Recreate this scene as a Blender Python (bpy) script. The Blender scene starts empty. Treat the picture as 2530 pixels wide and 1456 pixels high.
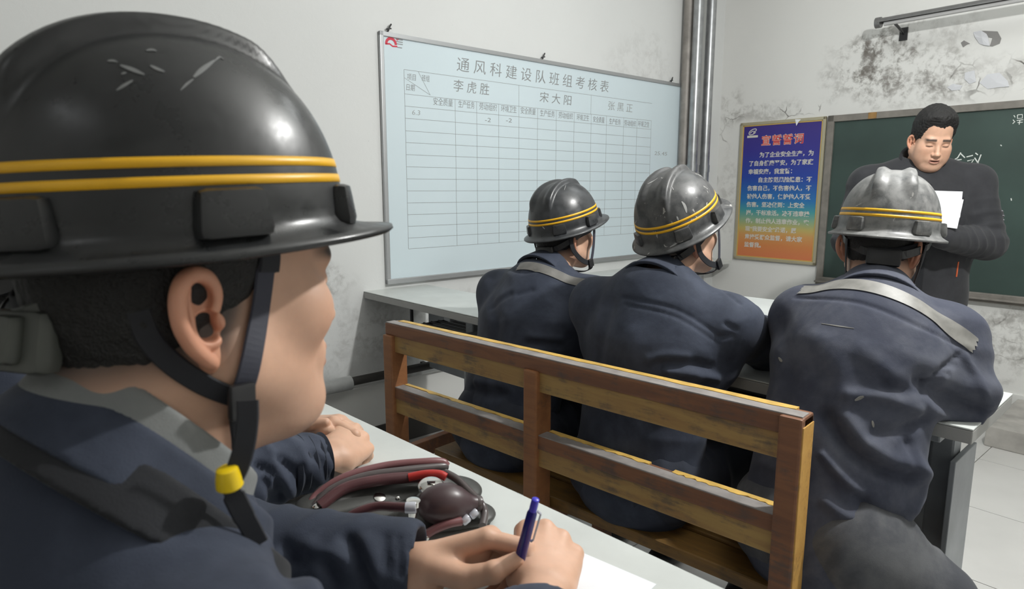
import bpy, bmesh, math, random
import numpy as np
import openvdb as vdb
from mathutils import Vector, Matrix
from mathutils.bvhtree import BVHTree

S = bpy.context.scene
COL = S.collection
random.seed(7)
rng = np.random.default_rng(7)
PI = math.pi
V3 = lambda *a: np.array(a, float)

# ------------------------------------------------------------------ camera
FPX, CXP, CYP = 1607.0, 1265.0, 728.0          # focal length and centre, in pixels of the 2530x1456 frame
PITCH = math.atan(261 / 1607.0)
CAMZ = 1.30
cam_d = bpy.data.cameras.new('camera')
cam = bpy.data.objects.new('camera', cam_d)
COL.objects.link(cam)
cam.location = (0, 0, CAMZ)
cam.rotation_euler = (PI / 2 - PITCH, 0, 0)
cam_d.sensor_width = 36
cam_d.lens = FPX / 2530 * 36
cam_d.clip_start = 0.02
cam_d.dof.use_dof = True
cam_d.dof.focus_distance = 2.0
cam_d.dof.aperture_fstop = 10.0
S.camera = cam

# ------------------------------------------------------------------ world, lamps, exposure
w = bpy.data.worlds.new('world')
S.world = w
w.use_nodes = True
w.node_tree.nodes['Background'].inputs[0].default_value = (0.75, 0.8, 0.9, 1)
w.node_tree.nodes['Background'].inputs[1].default_value = 0.0
S.view_settings.view_transform = 'Standard'
S.view_settings.look = 'None'
S.view_settings.gamma = 1.0
S.view_settings.use_curve_mapping = False
S.view_settings.exposure = 0.0


def area(name, loc, target, size, power, color=(1, 1, 1), size_y=None, shape='DISK'):
    l = bpy.data.lights.new(name, 'AREA')
    l.shape = 'RECTANGLE' if size_y else shape
    l.size = size
    if size_y:
        l.size_y = size_y
    l.energy = power
    l.color = color
    o = bpy.data.objects.new(name, l)
    COL.objects.link(o)
    o.location = loc
    d = Vector(target) - Vector(loc)
    o.rotation_euler = d.to_track_quat('-Z', 'Y').to_euler()
    return o


def bulb(name, loc, radius, power, color):
    l = bpy.data.lights.new(name, 'POINT')
    l.energy = power
    l.color = color
    l.shadow_soft_size = radius
    o = bpy.data.objects.new(name, l)
    COL.objects.link(o)
    o.location = loc
    return o


bulb('main_lamp', (1.42, 1.40, 2.46), 0.045, 142, (1.0, 1.0, 0.975))
area('added_rear_fill', (-1.1, -1.2, 3.05), (-0.9, -0.9, 0), 1.2, 3.0, (0.95, 0.98, 1.0), size_y=0.3)  # unseen soft fill added behind the camera, no fixture there
area('added_front_fill', (1.43, 2.85, 3.06), (1.43, 2.85, 0), 1.2, 9, (0.96, 1.0, 1.0), size_y=0.12)  # unseen fill added to brighten the front wall and the whiteboard

# ------------------------------------------------------------------ room axes (metres)
AX = V3(.757, .6534, 0)
AX /= np.linalg.norm(AX)
BX = V3(-AX[1], AX[0], 0)
UP = V3(0, 0, 1)
KC = V3(1.596, 5.138, 0)                      # the corner of the two walls


def wa(s, off, z):                              # point on the whiteboard wall: s along it from the corner (negative), off into the room
    return KC + AX * s - BX * off + UP * z


def wb(t, off, z):                              # point on the blackboard wall: t along it from the corner, off into the room
    return KC - BX * t - AX * off + UP * z


def pt(px, py, d):                              # the point seen at a pixel of the photograph, at distance d ahead of the camera
    x = (px - CXP) / FPX
    z = -(py - CYP) / FPX
    c, s = math.cos(PITCH), math.sin(PITCH)
    r = V3(x, c + z * s, -s + z * c)
    return r * (d / r[1]) + V3(0, 0, CAMZ)


def ph(px, py, h):                              # the same, at height h
    x = (px - CXP) / FPX
    z = -(py - CYP) / FPX
    c, s = math.cos(PITCH), math.sin(PITCH)
    r = V3(x, c + z * s, -s + z * c)
    return r * ((h - CAMZ) / r[2]) + V3(0, 0, CAMZ)


# ------------------------------------------------------------------ materials
def mat(name, color=(.8, .8, .8), rough=.5, metal=0., spec=.5, noise=None, bump=None, sss=0., coat=0., attr=None, emit=None):
    """noise = (scale, amount, detail) darkens and lightens the colour; bump = (scale, strength, distance)."""
    m = bpy.data.materials.new(name)
    m.use_nodes = True
    nt = m.node_tree
    b = nt.nodes['Principled BSDF']
    b.inputs['Base Color'].default_value = (*color, 1)
    b.inputs['Roughness'].default_value = rough
    b.inputs['Metallic'].default_value = metal
    b.inputs['Specular IOR Level'].default_value = spec
    if coat:
        b.inputs['Coat Weight'].default_value = coat
        b.inputs['Coat Roughness'].default_value = .15
    if sss:
        b.inputs['Subsurface Weight'].default_value = sss
        b.inputs['Subsurface Radius'].default_value = (.010, .004, .002)
        b.inputs['Subsurface Scale'].default_value = 1.0
    src = None
    tc = nt.nodes.new('ShaderNodeTexCoord')
    if attr:
        at = nt.nodes.new('ShaderNodeAttribute')
        at.attribute_name = attr
        src = at.outputs['Color']
    if noise:
        n = nt.nodes.new('ShaderNodeTexNoise')
        n.inputs['Scale'].default_value = noise[0]
        n.inputs['Detail'].default_value = noise[2] if len(noise) > 2 else 4
        nt.links.new(tc.outputs['Object'], n.inputs['Vector'])
        mr = nt.nodes.new('ShaderNodeMapRange')
        mr.inputs[1].default_value = .25
        mr.inputs[2].default_value = .75
        mr.inputs[3].default_value = 1 - noise[1]
        mr.inputs[4].default_value = 1 + noise[1]
        nt.links.new(n.outputs['Fac'], mr.inputs[0])
        mx = nt.nodes.new('ShaderNodeMix')
        mx.data_type = 'RGBA'
        mx.blend_type = 'MULTIPLY'
        mx.inputs['Factor'].default_value = 1
        if src is not None:
            nt.links.new(src, mx.inputs['A'])
        else:
            mx.inputs['A'].default_value = (*color, 1)
        nt.links.new(mr.outputs[0], mx.inputs['B'])
        src = mx.outputs['Result']
    if src is not None:
        nt.links.new(src, b.inputs['Base Color'])
    if bump:
        n2 = nt.nodes.new('ShaderNodeTexNoise')
        n2.inputs['Scale'].default_value = bump[0]
        n2.inputs['Detail'].default_value = 4
        nt.links.new(tc.outputs['Object'], n2.inputs['Vector'])
        bp = nt.nodes.new('ShaderNodeBump')
        bp.inputs['Strength'].default_value = bump[1]
        bp.inputs['Distance'].default_value = bump[2]
        nt.links.new(n2.outputs['Fac'], bp.inputs['Height'])
        nt.links.new(bp.outputs['Normal'], b.inputs['Normal'])
    return m


class NT:
    """small helper to write node graphs"""
    def __init__(s, m):
        s.t = m.node_tree
        s.b = s.t.nodes['Principled BSDF']

    def n(s, typ, **kw):
        o = s.t.nodes.new(typ)
        for k, v in kw.items():
            setattr(o, k, v)
        return o

    def l(s, a, b):
        s.t.links.new(a, b)

    def noise(s, vec, scale, detail=4, rough=.5, dist=0.):
        n = s.n('ShaderNodeTexNoise')
        n.inputs['Scale'].default_value = scale
        n.inputs['Detail'].default_value = detail
        n.inputs['Roughness'].default_value = rough
        n.inputs['Distortion'].default_value = dist
        s.l(vec, n.inputs['Vector'])
        return n.outputs['Fac']

    def ramp(s, fac, lo, hi, a=0., b=1.):
        n = s.n('ShaderNodeMapRange', interpolation_type='SMOOTHSTEP')
        n.inputs[1].default_value = lo
        n.inputs[2].default_value = hi
        n.inputs[3].default_value = a
        n.inputs[4].default_value = b
        s.l(fac, n.inputs[0])
        return n.outputs[0]

    def m(s, op, a, b=None):
        n = s.n('ShaderNodeMath', operation=op)
        for i, v in enumerate((a, b)):
            if v is None:
                continue
            if isinstance(v, (int, float)):
                n.inputs[i].default_value = v
            else:
                s.l(v, n.inputs[i])
        return n.outputs[0]

    def mix(s, fac, a, b, blend='MIX'):
        n = s.n('ShaderNodeMix', data_type='RGBA', blend_type=blend)
        for k, v in (('Factor', fac), ('A', a), ('B', b)):
            sock = n.inputs[k]
            if isinstance(v, (int, float)):
                sock.default_value = v
            elif isinstance(v, tuple):
                sock.default_value = (*v, 1)
            else:
                s.l(v, sock)
        return n.outputs['Result']

    def blob(s, sep, cx, cz, rx, rz, warp=None):
        """1 in an elliptical area of the wall (x along, z up) and 0 outside it"""
        dx = s.m('DIVIDE', s.m('SUBTRACT', sep.outputs['X'], cx), rx)
        dz = s.m('DIVIDE', s.m('SUBTRACT', sep.outputs['Z'], cz), rz)
        d = s.m('SQRT', s.m('ADD', s.m('MULTIPLY', dx, dx), s.m('MULTIPLY', dz, dz)))
        if warp is not None:
            d = s.m('ADD', d, warp)
        return s.ramp(d, 1.15, .35)


def plaster(name, base, blobs, cracks=()):
    """limewashed wall: object X runs along the wall, Z up; blobs = damp stains (x, z, rx, rz, strength)"""
    m = bpy.data.materials.new(name)
    m.use_nodes = True
    g = NT(m)
    tc = g.n('ShaderNodeTexCoord')
    P = tc.outputs['Object']
    sep = g.n('ShaderNodeSeparateXYZ')
    g.l(P, sep.inputs[0])
    big = g.noise(P, .9, 3)
    c = g.mix(g.ramp(big, .3, .7), tuple(v * .95 for v in base), base)
    n1 = g.noise(P, 7, 6, .6, .6)
    n2 = g.noise(P, 24, 6, .65, .4)
    mott = g.m('ADD', g.m('MULTIPLY', n1, .55), g.m('MULTIPLY', n2, .45))
    warp = g.m('MULTIPLY', g.m('SUBTRACT', g.noise(P, 4, 4), .5), 1.6)
    for (x, z, rx, rz, st) in blobs:
        f = g.m('MULTIPLY', g.blob(sep, x, z, rx, rz, warp), g.ramp(mott, .44, .62))
        c = g.mix(g.m('MULTIPLY', f, st), c, (.16, .145, .13))
    # fine dark scuffs
    n3 = g.noise(P, 13, 8, .7, 1.2)
    f = g.m('MULTIPLY', g.ramp(n3, .68, .76), .35)
    c = g.mix(f, c, (.2, .19, .18))
    for (x, z, rx, rz, sc, st) in cracks:
        v = g.n('ShaderNodeTexVoronoi', feature='DISTANCE_TO_EDGE')
        v.inputs['Scale'].default_value = sc
        wv = g.n('ShaderNodeVectorMath', operation='ADD')
        nn = g.n('ShaderNodeTexNoise')
        nn.inputs['Scale'].default_value = sc * 2
        g.l(P, nn.inputs['Vector'])
        sc_ = g.n('ShaderNodeVectorMath', operation='SCALE')
        sc_.inputs['Scale'].default_value = .35 / sc
        g.l(nn.outputs['Color'], sc_.inputs[0])
        g.l(P, wv.inputs[0])
        g.l(sc_.outputs[0], wv.inputs[1])
        g.l(wv.outputs[0], v.inputs['Vector'])
        line = g.ramp(v.outputs['Distance'], .035, .01)
        f = g.m('MULTIPLY', g.m('MULTIPLY', line, g.blob(sep, x, z, rx, rz, warp)), g.ramp(g.noise(P, 5, 2), .45, .6))
        c = g.mix(g.m('MULTIPLY', f, st), c, (.1, .09, .08))
    g.l(c, g.b.inputs['Base Color'])
    g.b.inputs['Roughness'].default_value = .85
    g.b.inputs['Specular IOR Level'].default_value = .2
    bp = g.n('ShaderNodeBump')
    bp.inputs['Strength'].default_value = .16
    bp.inputs['Distance'].default_value = .012
    g.l(g.m('ADD', mott, g.m('MULTIPLY', g.noise(P, 3, 2), 1.2)), bp.inputs['Height'])
    g.l(bp.outputs['Normal'], g.b.inputs['Normal'])
    return m


def wood(name, ca, cb, wear, wear_amt, rough=.45):
    """varnished plank: object X runs along the grain"""
    m = bpy.data.materials.new(name)
    m.use_nodes = True
    g = NT(m)
    tc = g.n('ShaderNodeTexCoord')
    mp = g.n('ShaderNodeMapping')
    mp.inputs['Scale'].default_value = (1.6, 14, 14)
    g.l(tc.outputs['Object'], mp.inputs[0])
    n1 = g.noise(mp.outputs[0], 2.2, 6, .6, .8)
    c = g.mix(g.ramp(n1, .3, .7), ca, cb)
    n2 = g.noise(tc.outputs['Object'], 9, 5, .65)
    n3 = g.noise(mp.outputs[0], 6, 5, .6)
    c = g.mix(g.m('MULTIPLY', g.ramp(g.m('ADD', g.m('MULTIPLY', n2, .6), g.m('MULTIPLY', n3, .4)), .5, .64), wear_amt), c, wear)
    g.l(c, g.b.inputs['Base Color'])
    g.b.inputs['Roughness'].default_value = rough
    bp = g.n('ShaderNodeBump')
    bp.inputs['Strength'].default_value = .3
    bp.inputs['Distance'].default_value = .002
    g.l(n3, bp.inputs['Height'])
    g.l(bp.outputs['Normal'], g.b.inputs['Normal'])
    return m


def helmet_mat(name, base, dust, amt, rough, chips=0.):
    m = bpy.data.materials.new(name)
    m.use_nodes = True
    g = NT(m)
    P = g.n('ShaderNodeTexCoord').outputs['Object']
    n1 = g.noise(P, 14, 6, .65, .5)
    n2 = g.noise(P, 55, 4, .6)
    f = g.m('MULTIPLY', g.ramp(g.m('ADD', g.m('MULTIPLY', n1, .7), g.m('MULTIPLY', n2, .3)), .36, .62), amt)
    c = g.mix(f, base, dust)
    if chips:
        n3 = g.noise(P, 38, 5, .6, .8)
        ch = g.m('MULTIPLY', g.ramp(n3, .70 - chips * .05, .72 - chips * .05), .85)
        c = g.mix(ch, c, (.42, .41, .39))
        f = g.m('MAXIMUM', f, ch)
    g.l(c, g.b.inputs['Base Color'])
    g.l(g.m('ADD', g.m('MULTIPLY', f, .3), rough), g.b.inputs['Roughness'])
    bp = g.n('ShaderNodeBump')
    bp.inputs['Strength'].default_value = .06
    bp.inputs['Distance'].default_value = .003
    g.l(n1, bp.inputs['Height'])
    g.l(bp.outputs['Normal'], g.b.inputs['Normal'])
    return m


def cloth_mat(name, base, light, amt, sheen=.2):
    """worn work cloth with paler rubbed areas"""
    m = bpy.data.materials.new(name)
    m.use_nodes = True
    g = NT(m)
    P = g.n('ShaderNodeTexCoord').outputs['Object']
    n1 = g.noise(P, 6, 5, .6, .4)
    n2 = g.noise(P, 30, 4, .6)
    f = g.m('MULTIPLY', g.ramp(g.m('ADD', g.m('MULTIPLY', n1, .75), g.m('MULTIPLY', n2, .25)), .38, .66), amt)
    c = g.mix(f, base, light)
    g.l(c, g.b.inputs['Base Color'])
    g.b.inputs['Roughness'].default_value = .78
    g.b.inputs['Specular IOR Level'].default_value = .25
    g.b.inputs['Sheen Weight'].default_value = sheen
    g.b.inputs['Sheen Roughness'].default_value = .5
    bp = g.n('ShaderNodeBump')
    bp.inputs['Strength'].default_value = .25
    bp.inputs['Distance'].default_value = .004
    g.l(g.m('ADD', g.noise(P, 26, 3), g.m('MULTIPLY', g.noise(P, 600, 2), .25)), bp.inputs['Height'])
    g.l(bp.outputs['Normal'], g.b.inputs['Normal'])
    return m


M = {}
M['white_paint'] = mat('white_paint', (.72, .72, .70), .8)
M['board_white'] = mat('board_white', (.605, .70, .745), .28, noise=(1.5, .03, 3))
M['aluminium'] = mat('aluminium', (.42, .43, .44), .38, .6)
M['marker'] = mat('marker', (.25, .26, .265), .6)
M['marker_faint'] = mat('marker_faint', (.34, .36, .365), .6)
M['red_logo'] = mat('red_logo', (.55, .02, .05), .5)
M['steel'] = mat('steel', (.36, .37, .38), .35, .75, noise=(20, .2))
M['pipe_brown'] = mat('pipe_brown', (.27, .25, .23), .5, .2, noise=(14, .25))
M['desk_top'] = mat('desk_top', (.57, .595, .58), .38, noise=(7, .11, 8))
M['desk_edge'] = mat('desk_edge', (.34, .34, .33), .5)
M['grey_steel'] = mat('grey_steel', (.30, .32, .34), .45, .2, noise=(12, .15))
M['black_steel'] = mat('black_steel', (.02, .02, .022), .35)
M['dark_pipe_shade'] = mat('dark_pipe_shade', (.035, .033, .03), .6)  # bare pipe and brackets, and the painted shade strip at the wall foot
M['pale_lag'] = mat('pale_lag', (.45, .46, .46), .5, noise=(18, .15))
M['poster_frame'] = mat('poster_frame', (.44, .40, .28), .4, .3)
M['poster_gold'] = mat('poster_gold', (.62, .42, .12), .4, .2)
M['white_print'] = mat('white_print', (.62, .60, .55), .5)
M['red_print'] = mat('red_print', (.70, .07, .05), .5)
M['chalkboard'] = mat('chalkboard', (.036, .062, .054), .5, noise=(3, .25, 6))
M['bb_frame'] = mat('bb_frame', (.20, .185, .165), .6, noise=(18, .2))
M['chalk'] = mat('chalk', (.72, .75, .72), .9)
M['rust'] = mat('rust', (.30, .17, .06), .8, noise=(30, .3))
M['tube_steel'] = mat('tube_steel', (.20, .20, .20), .35, .5, noise=(20, .1))
M['flake'] = mat('flake', (.62, .63, .66), .8)
M['flake_dark'] = mat('flake_dark', (.24, .235, .23), .85)
M['concrete'] = mat('concrete', (.40, .385, .36), .9, noise=(9, .25, 8), bump=(30, .4, .004))
M['tile'] = mat('tile', (.57, .565, .55), .35, noise=(4, .06, 6))
M['grout'] = mat('grout', (.22, .21, .20), .9)
M['wood_yellow'] = wood('wood_yellow', (.43, .275, .095), (.33, .185, .07), (.13, .095, .065), .85)
M['wood_red'] = wood('wood_red', (.26, .115, .055), (.18, .080, .045), (.09, .07, .062), .8)
M['wood_edge'] = mat('wood_edge', (.62, .40, .10), .5, noise=(30, .25, 5))
M['wood_grey'] = mat('wood_grey', (.27, .25, .24), .55, noise=(25, .25, 5))
M['wood_orange'] = wood('wood_orange', (.34, .150, .062), (.27, .115, .05), (.14, .085, .055), .6)
M['wood_bright'] = wood('wood_bright', (.62, .36, .10), (.55, .30, .08), (.25, .14, .05), .6)
M['seat_wood'] = wood('seat_wood', (.22, .12, .03), (.15, .08, .022), (.05, .035, .02), .7)
M['stripe'] = mat('stripe', (.78, .42, .012), .4, noise=(40, .06))
M['strap'] = mat('strap', (.016, .017, .022), .75, bump=(900, .3, .0005))
M['strap_slate'] = mat('strap_slate', (.035, .037, .055), .7, bump=(900, .3, .0005))
M['black_plastic'] = mat('black_plastic', (.015, .015, .017), .35)
M['grey_plastic'] = mat('grey_plastic', (.075, .08, .07), .45)
M['white_plastic'] = mat('white_plastic', (.5, .5, .5), .4)
M['yellow_plastic'] = mat('yellow_plastic', (.80, .56, .01), .35)
M['skin'] = mat('skin', (.6, .4, .3), .5, attr='Col', noise=(60, .05, 3), sss=.12, bump=(260, .12, .001))
M['hair'] = mat('hair', (.008, .0075, .0075), .55, bump=(500, .8, .003), noise=(300, .4, 2))
M['navy'] = cloth_mat('navy', (.029, .036, .056), (.062, .073, .106), .75, .05)
M['navy_worn'] = cloth_mat('navy_worn', (.044, .050, .076), (.100, .107, .136), .85, .05)
M['navy_deep'] = cloth_mat('navy_deep', (.024, .029, .044), (.048, .055, .075), .6, .05)
M['grey_work'] = cloth_mat('grey_work', (.058, .061, .072), (.125, .128, .136), .9, .05)
M['black_cloth'] = cloth_mat('black_cloth', (.014, .015, .018), (.026, .028, .034), .6, .1)
M['coat'] = cloth_mat('coat', (.026, .027, .031), (.045, .046, .052), .6, .1)
M['grey_cloth'] = cloth_mat('grey_cloth', (.17, .18, .18), (.26, .26, .255), .6, .1)
M['olive_cloth'] = cloth_mat('olive_cloth', (.085, .085, .070), (.12, .12, .10), .6, .1)
M['knit'] = mat('knit', (.014, .014, .016), .9, bump=(300, .5, .002))
M['reflect'] = mat('reflect', (.225, .22, .205), .5, noise=(26, .35, 6))
M['reflect_shaded'] = mat('reflect_shaded', (.16, .155, .145), .55, noise=(26, .3, 6))  # same strip material, darkened for the shadow lying across it
M['shoe'] = mat('shoe', (.02, .02, .02), .5)
M['rubber_maroon'] = mat('rubber_maroon', (.085, .030, .034), .3, noise=(30, .15))
M['rubber_pink'] = mat('rubber_pink', (.20, .085, .09), .32)
M['rubber_grey'] = mat('rubber_grey', (.09, .075, .075), .3)
M['rubber_red'] = mat('rubber_red', (.45, .03, .025), .3)
M['bulb_rubber'] = mat('bulb_rubber', (.060, .036, .040), .36)
M['chrome'] = mat('chrome', (.75, .74, .72), .12, 1.0)
M['cuff_leather'] = mat('cuff_leather', (.055, .055, .052), .42, noise=(40, .1), bump=(160, .2, .001))
M['pen_blue'] = mat('pen_blue', (.018, .016, .20), .22)
M['pen_blue_bright'] = mat('pen_blue_bright', (.05, .04, .55), .3)
M['clear'] = mat('clear', (.55, .56, .62), .15, .3)
M['paper'] = mat('paper', (.80, .82, .86), .7, noise=(6, .02))
M['pencil_grey'] = mat('pencil_grey', (.42, .43, .46), .8)
M['orange'] = mat('orange', (.60, .12, .04), .5)
M['stripe_grey'] = mat('stripe_grey', (.30, .30, .33), .5)
M['eye_white'] = mat('eye_white', (.6, .58, .55), .2)
M['hel_black'] = helmet_mat('hel_black', (.017, .018, .019), (.026, .027, .028), .6, .24)
M['hel_dark'] = helmet_mat('hel_dark', (.024, .026, .029), (.06, .064, .07), .6, .26)
M['hel_chip'] = helmet_mat('hel_chip', (.035, .037, .040), (.115, .115, .115), .7, .30, 1.0)
M['hel_dust'] = helmet_mat('hel_dust', (.075, .078, .080), (.24, .24, .235), .85, .34, .4)


# ------------------------------------------------------------------ object helpers
def link(name, me, m=None, parent=None, smooth=False):
    o = bpy.data.objects.new(name, me)
    COL.objects.link(o)
    if m is not None and not me.materials:
        me.materials.append(m)
    if parent is not None:
        o.parent = parent
    if smooth:
        me.shade_smooth()
    return o


def mesh_np(name, v, faces):
    me = bpy.data.meshes.new(name)
    me.from_pydata([tuple(p) for p in v], [], [tuple(f) for f in faces])
    me.update()
    return me


def fr(origin, x, z=UP):
    x = np.array(x, float)
    x = x / np.linalg.norm(x)
    z = np.array(z, float)
    y = np.cross(z, x)
    y /= np.linalg.norm(y)
    z = np.cross(x, y)
    return Matrix(((x[0], y[0], z[0], origin[0]), (x[1], y[1], z[1], origin[1]), (x[2], y[2], z[2], origin[2]), (0, 0, 0, 1)))


def tag(o, label=None, cat=None, group=None, kind=None):
    if label:
        o['label'] = label
    if cat:
        o['category'] = cat
    if group:
        o['group'] = group
    if kind:
        o['kind'] = kind
    return o


def empty(name, mx, label=None, cat=None, group=None, kind=None):
    o = bpy.data.objects.new(name, None)
    COL.objects.link(o)
    o.empty_display_size = .05
    if not isinstance(mx, Matrix):
        mx = Matrix.Translation(Vector(mx))
    o.matrix_world = mx
    return tag(o, label, cat, group, kind)


class MB:
    """collects boxes, tubes ... into one mesh"""
    def __init__(s):
        s.bm = bmesh.new()

    def box(s, x0, x1, y0, y1, z0, z1, bev=0.):
        r = bmesh.ops.create_cube(s.bm, size=1)
        vs = r['verts']
        for v in vs:
            v.co = Vector(((x0 + x1) / 2 + v.co.x * (x1 - x0), (y0 + y1) / 2 + v.co.y * (y1 - y0), (z0 + z1) / 2 + v.co.z * (z1 - z0)))
        if bev:
            es = list({e for v in vs for e in v.link_edges})
            bmesh.ops.bevel(s.bm, geom=es, offset=bev, segments=2, affect='EDGES', profile=.6)
        return s

    def tube(s, pts, r, seg=10, cap=True):
        v, f = tube_arr(pts, r, seg, cap)
        s.add(v, f)
        return s

    def add(s, v, f):
        vs = [s.bm.verts.new(tuple(p)) for p in v]
        for q in f:
            try:
                s.bm.faces.new([vs[i] for i in q])
            except ValueError:
                pass
        return s

    def lathe(s, prof, origin, axis, seg=24):
        """prof = [(distance along the axis, radius)]"""
        ax = np.array(axis, float)
        ax /= np.linalg.norm(ax)
        u = np.cross(ax, V3(0, 0, 1) if abs(ax[2]) < .9 else V3(1, 0, 0))
        u /= np.linalg.norm(u)
        w_ = np.cross(ax, u)
        v, f = [], []
        for d, r in prof:
            for k in range(seg):
                a = 2 * PI * k / seg
                v.append(np.array(origin) + ax * d + (u * math.cos(a) + w_ * math.sin(a)) * r)
        for i in range(len(prof) - 1):
            for k in range(seg):
                f.append((i * seg + k, i * seg + (k + 1) % seg, (i + 1) * seg + (k + 1) % seg, (i + 1) * seg + k))
        f.append(tuple(range(seg))[::-1])
        f.append(tuple((len(prof) - 1) * seg + k for k in range(seg)))
        s.add(v, f)
        return s

    def build(s, name, m, parent=None, smooth=False, mx=None):
        bmesh.ops.recalc_face_normals(s.bm, faces=s.bm.faces)
        me = bpy.data.meshes.new(name)
        s.bm.to_mesh(me)
        s.bm.free()
        o = link(name, me, m, parent, False)
        if mx is not None:
            o.matrix_world = mx
        if smooth:
            me.shade_smooth()
            try:
                me.set_sharp_from_angle(angle=math.radians(40))
            except Exception:
                pass
        return o


def catmull(pts, n=8, closed=False):
    P = [np.array(p, float) for p in pts]
    out = []
    N = len(P)
    rngi = range(N if closed else N - 1)
    for i in rngi:
        if closed:
            p0, p1, p2, p3 = P[(i - 1) % N], P[i], P[(i + 1) % N], P[(i + 2) % N]
        else:
            p1, p2 = P[i], P[i + 1]
            p0 = P[i - 1] if i > 0 else 2 * p1 - p2
            p3 = P[i + 2] if i + 2 < N else 2 * p2 - p1
        for k in range(n):
            t = k / n
            out.append(.5 * ((2 * p1) + (-p0 + p2) * t + (2 * p0 - 5 * p1 + 4 * p2 - p3) * t * t + (-p0 + 3 * p1 - 3 * p2 + p3) * t ** 3))
    if not closed:
        out.append(P[-1])
    return out


def frames(pts):
    P = [np.array(p, float) for p in pts]
    T = []
    for i in range(len(P)):
        d = P[min(i + 1, len(P) - 1)] - P[max(i - 1, 0)]
        T.append(d / (np.linalg.norm(d) + 1e-12))
    u = np.cross(T[0], V3(0, 0, 1) if abs(T[0][2]) < .9 else V3(1, 0, 0))
    u /= np.linalg.norm(u)
    U = []
    for t in T:
        u = u - t * np.dot(u, t)
        u /= np.linalg.norm(u)
        U.append(u)
    return P, T, U


def tube_arr(pts, r, seg=10, cap=True):
    P, T, U = frames(pts)
    v, f = [], []
    for i, p in enumerate(P):
        ri = r[i] if hasattr(r, '__len__') else r
        w_ = np.cross(T[i], U[i])
        for k in range(seg):
            a = 2 * PI * k / seg
            v.append(p + (U[i] * math.cos(a) + w_ * math.sin(a)) * ri)
    for i in range(len(P) - 1):
        for k in range(seg):
            f.append((i * seg + k, i * seg + (k + 1) % seg, (i + 1) * seg + (k + 1) % seg, (i + 1) * seg + k))
    if cap:
        f.append(tuple(range(seg))[::-1])
        f.append(tuple((len(P) - 1) * seg + k for k in range(seg)))
    return v, f


def ribbon_arr(pts, width, thick, normals):
    """flat strap: normals = outward direction at every point (or one for all)"""
    P, T, _ = frames(pts)
    v, f = [], []
    for i, p in enumerate(P):
        nn = np.array(normals[i] if isinstance(normals, list) else normals, float)
        nn = nn - T[i] * np.dot(nn, T[i])
        nn /= np.linalg.norm(nn) + 1e-9
        s = np.cross(T[i], nn)
        wi = width[i] if hasattr(width, '__len__') else width
        for a, b in ((-1, 0), (-.85, 1), (.85, 1), (1, 0), (.85, -1), (-.85, -1)):
            v.append(p + s * wi / 2 * a + nn * thick / 2 * b)
    for i in range(len(P) - 1):
        for k in range(6):
            f.append((i * 6 + k, i * 6 + (k + 1) % 6, (i + 1) * 6 + (k + 1) % 6, (i + 1) * 6 + k))
    f.append((5, 4, 3, 2, 1, 0))
    f.append(tuple((len(P) - 1) * 6 + k for k in range(6)))
    return v, f


def text(body, size, m, parent, loc, name='lettering', rot=(PI / 2, 0, 0), align='CENTER', thick=0.0004, sx=1., off=0., spacing=1.0, shear=0.):
    """flat lettering, turned into a thin mesh; local X right, Z up, facing -Y"""
    cu = bpy.data.curves.new(name, 'FONT')
    cu.body = body
    cu.size = size
    cu.align_x = align
    cu.align_y = 'CENTER'
    cu.extrude = thick
    cu.offset = off
    cu.space_character = spacing
    cu.shear = shear
    cu.resolution_u = 2
    t = bpy.data.objects.new(name, cu)
    COL.objects.link(t)
    dg = bpy.context.evaluated_depsgraph_get()
    me = bpy.data.meshes.new_from_object(t.evaluated_get(dg))
    bpy.data.objects.remove(t)
    bpy.data.curves.remove(cu)
    me.materials.clear()
    me.materials.append(m)
    o = bpy.data.objects.new(name, me)
    COL.objects.link(o)
    o.parent = parent
    o.location = loc
    o.rotation_euler = rot
    o.scale = (sx, 1, 1)
    return o


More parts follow.
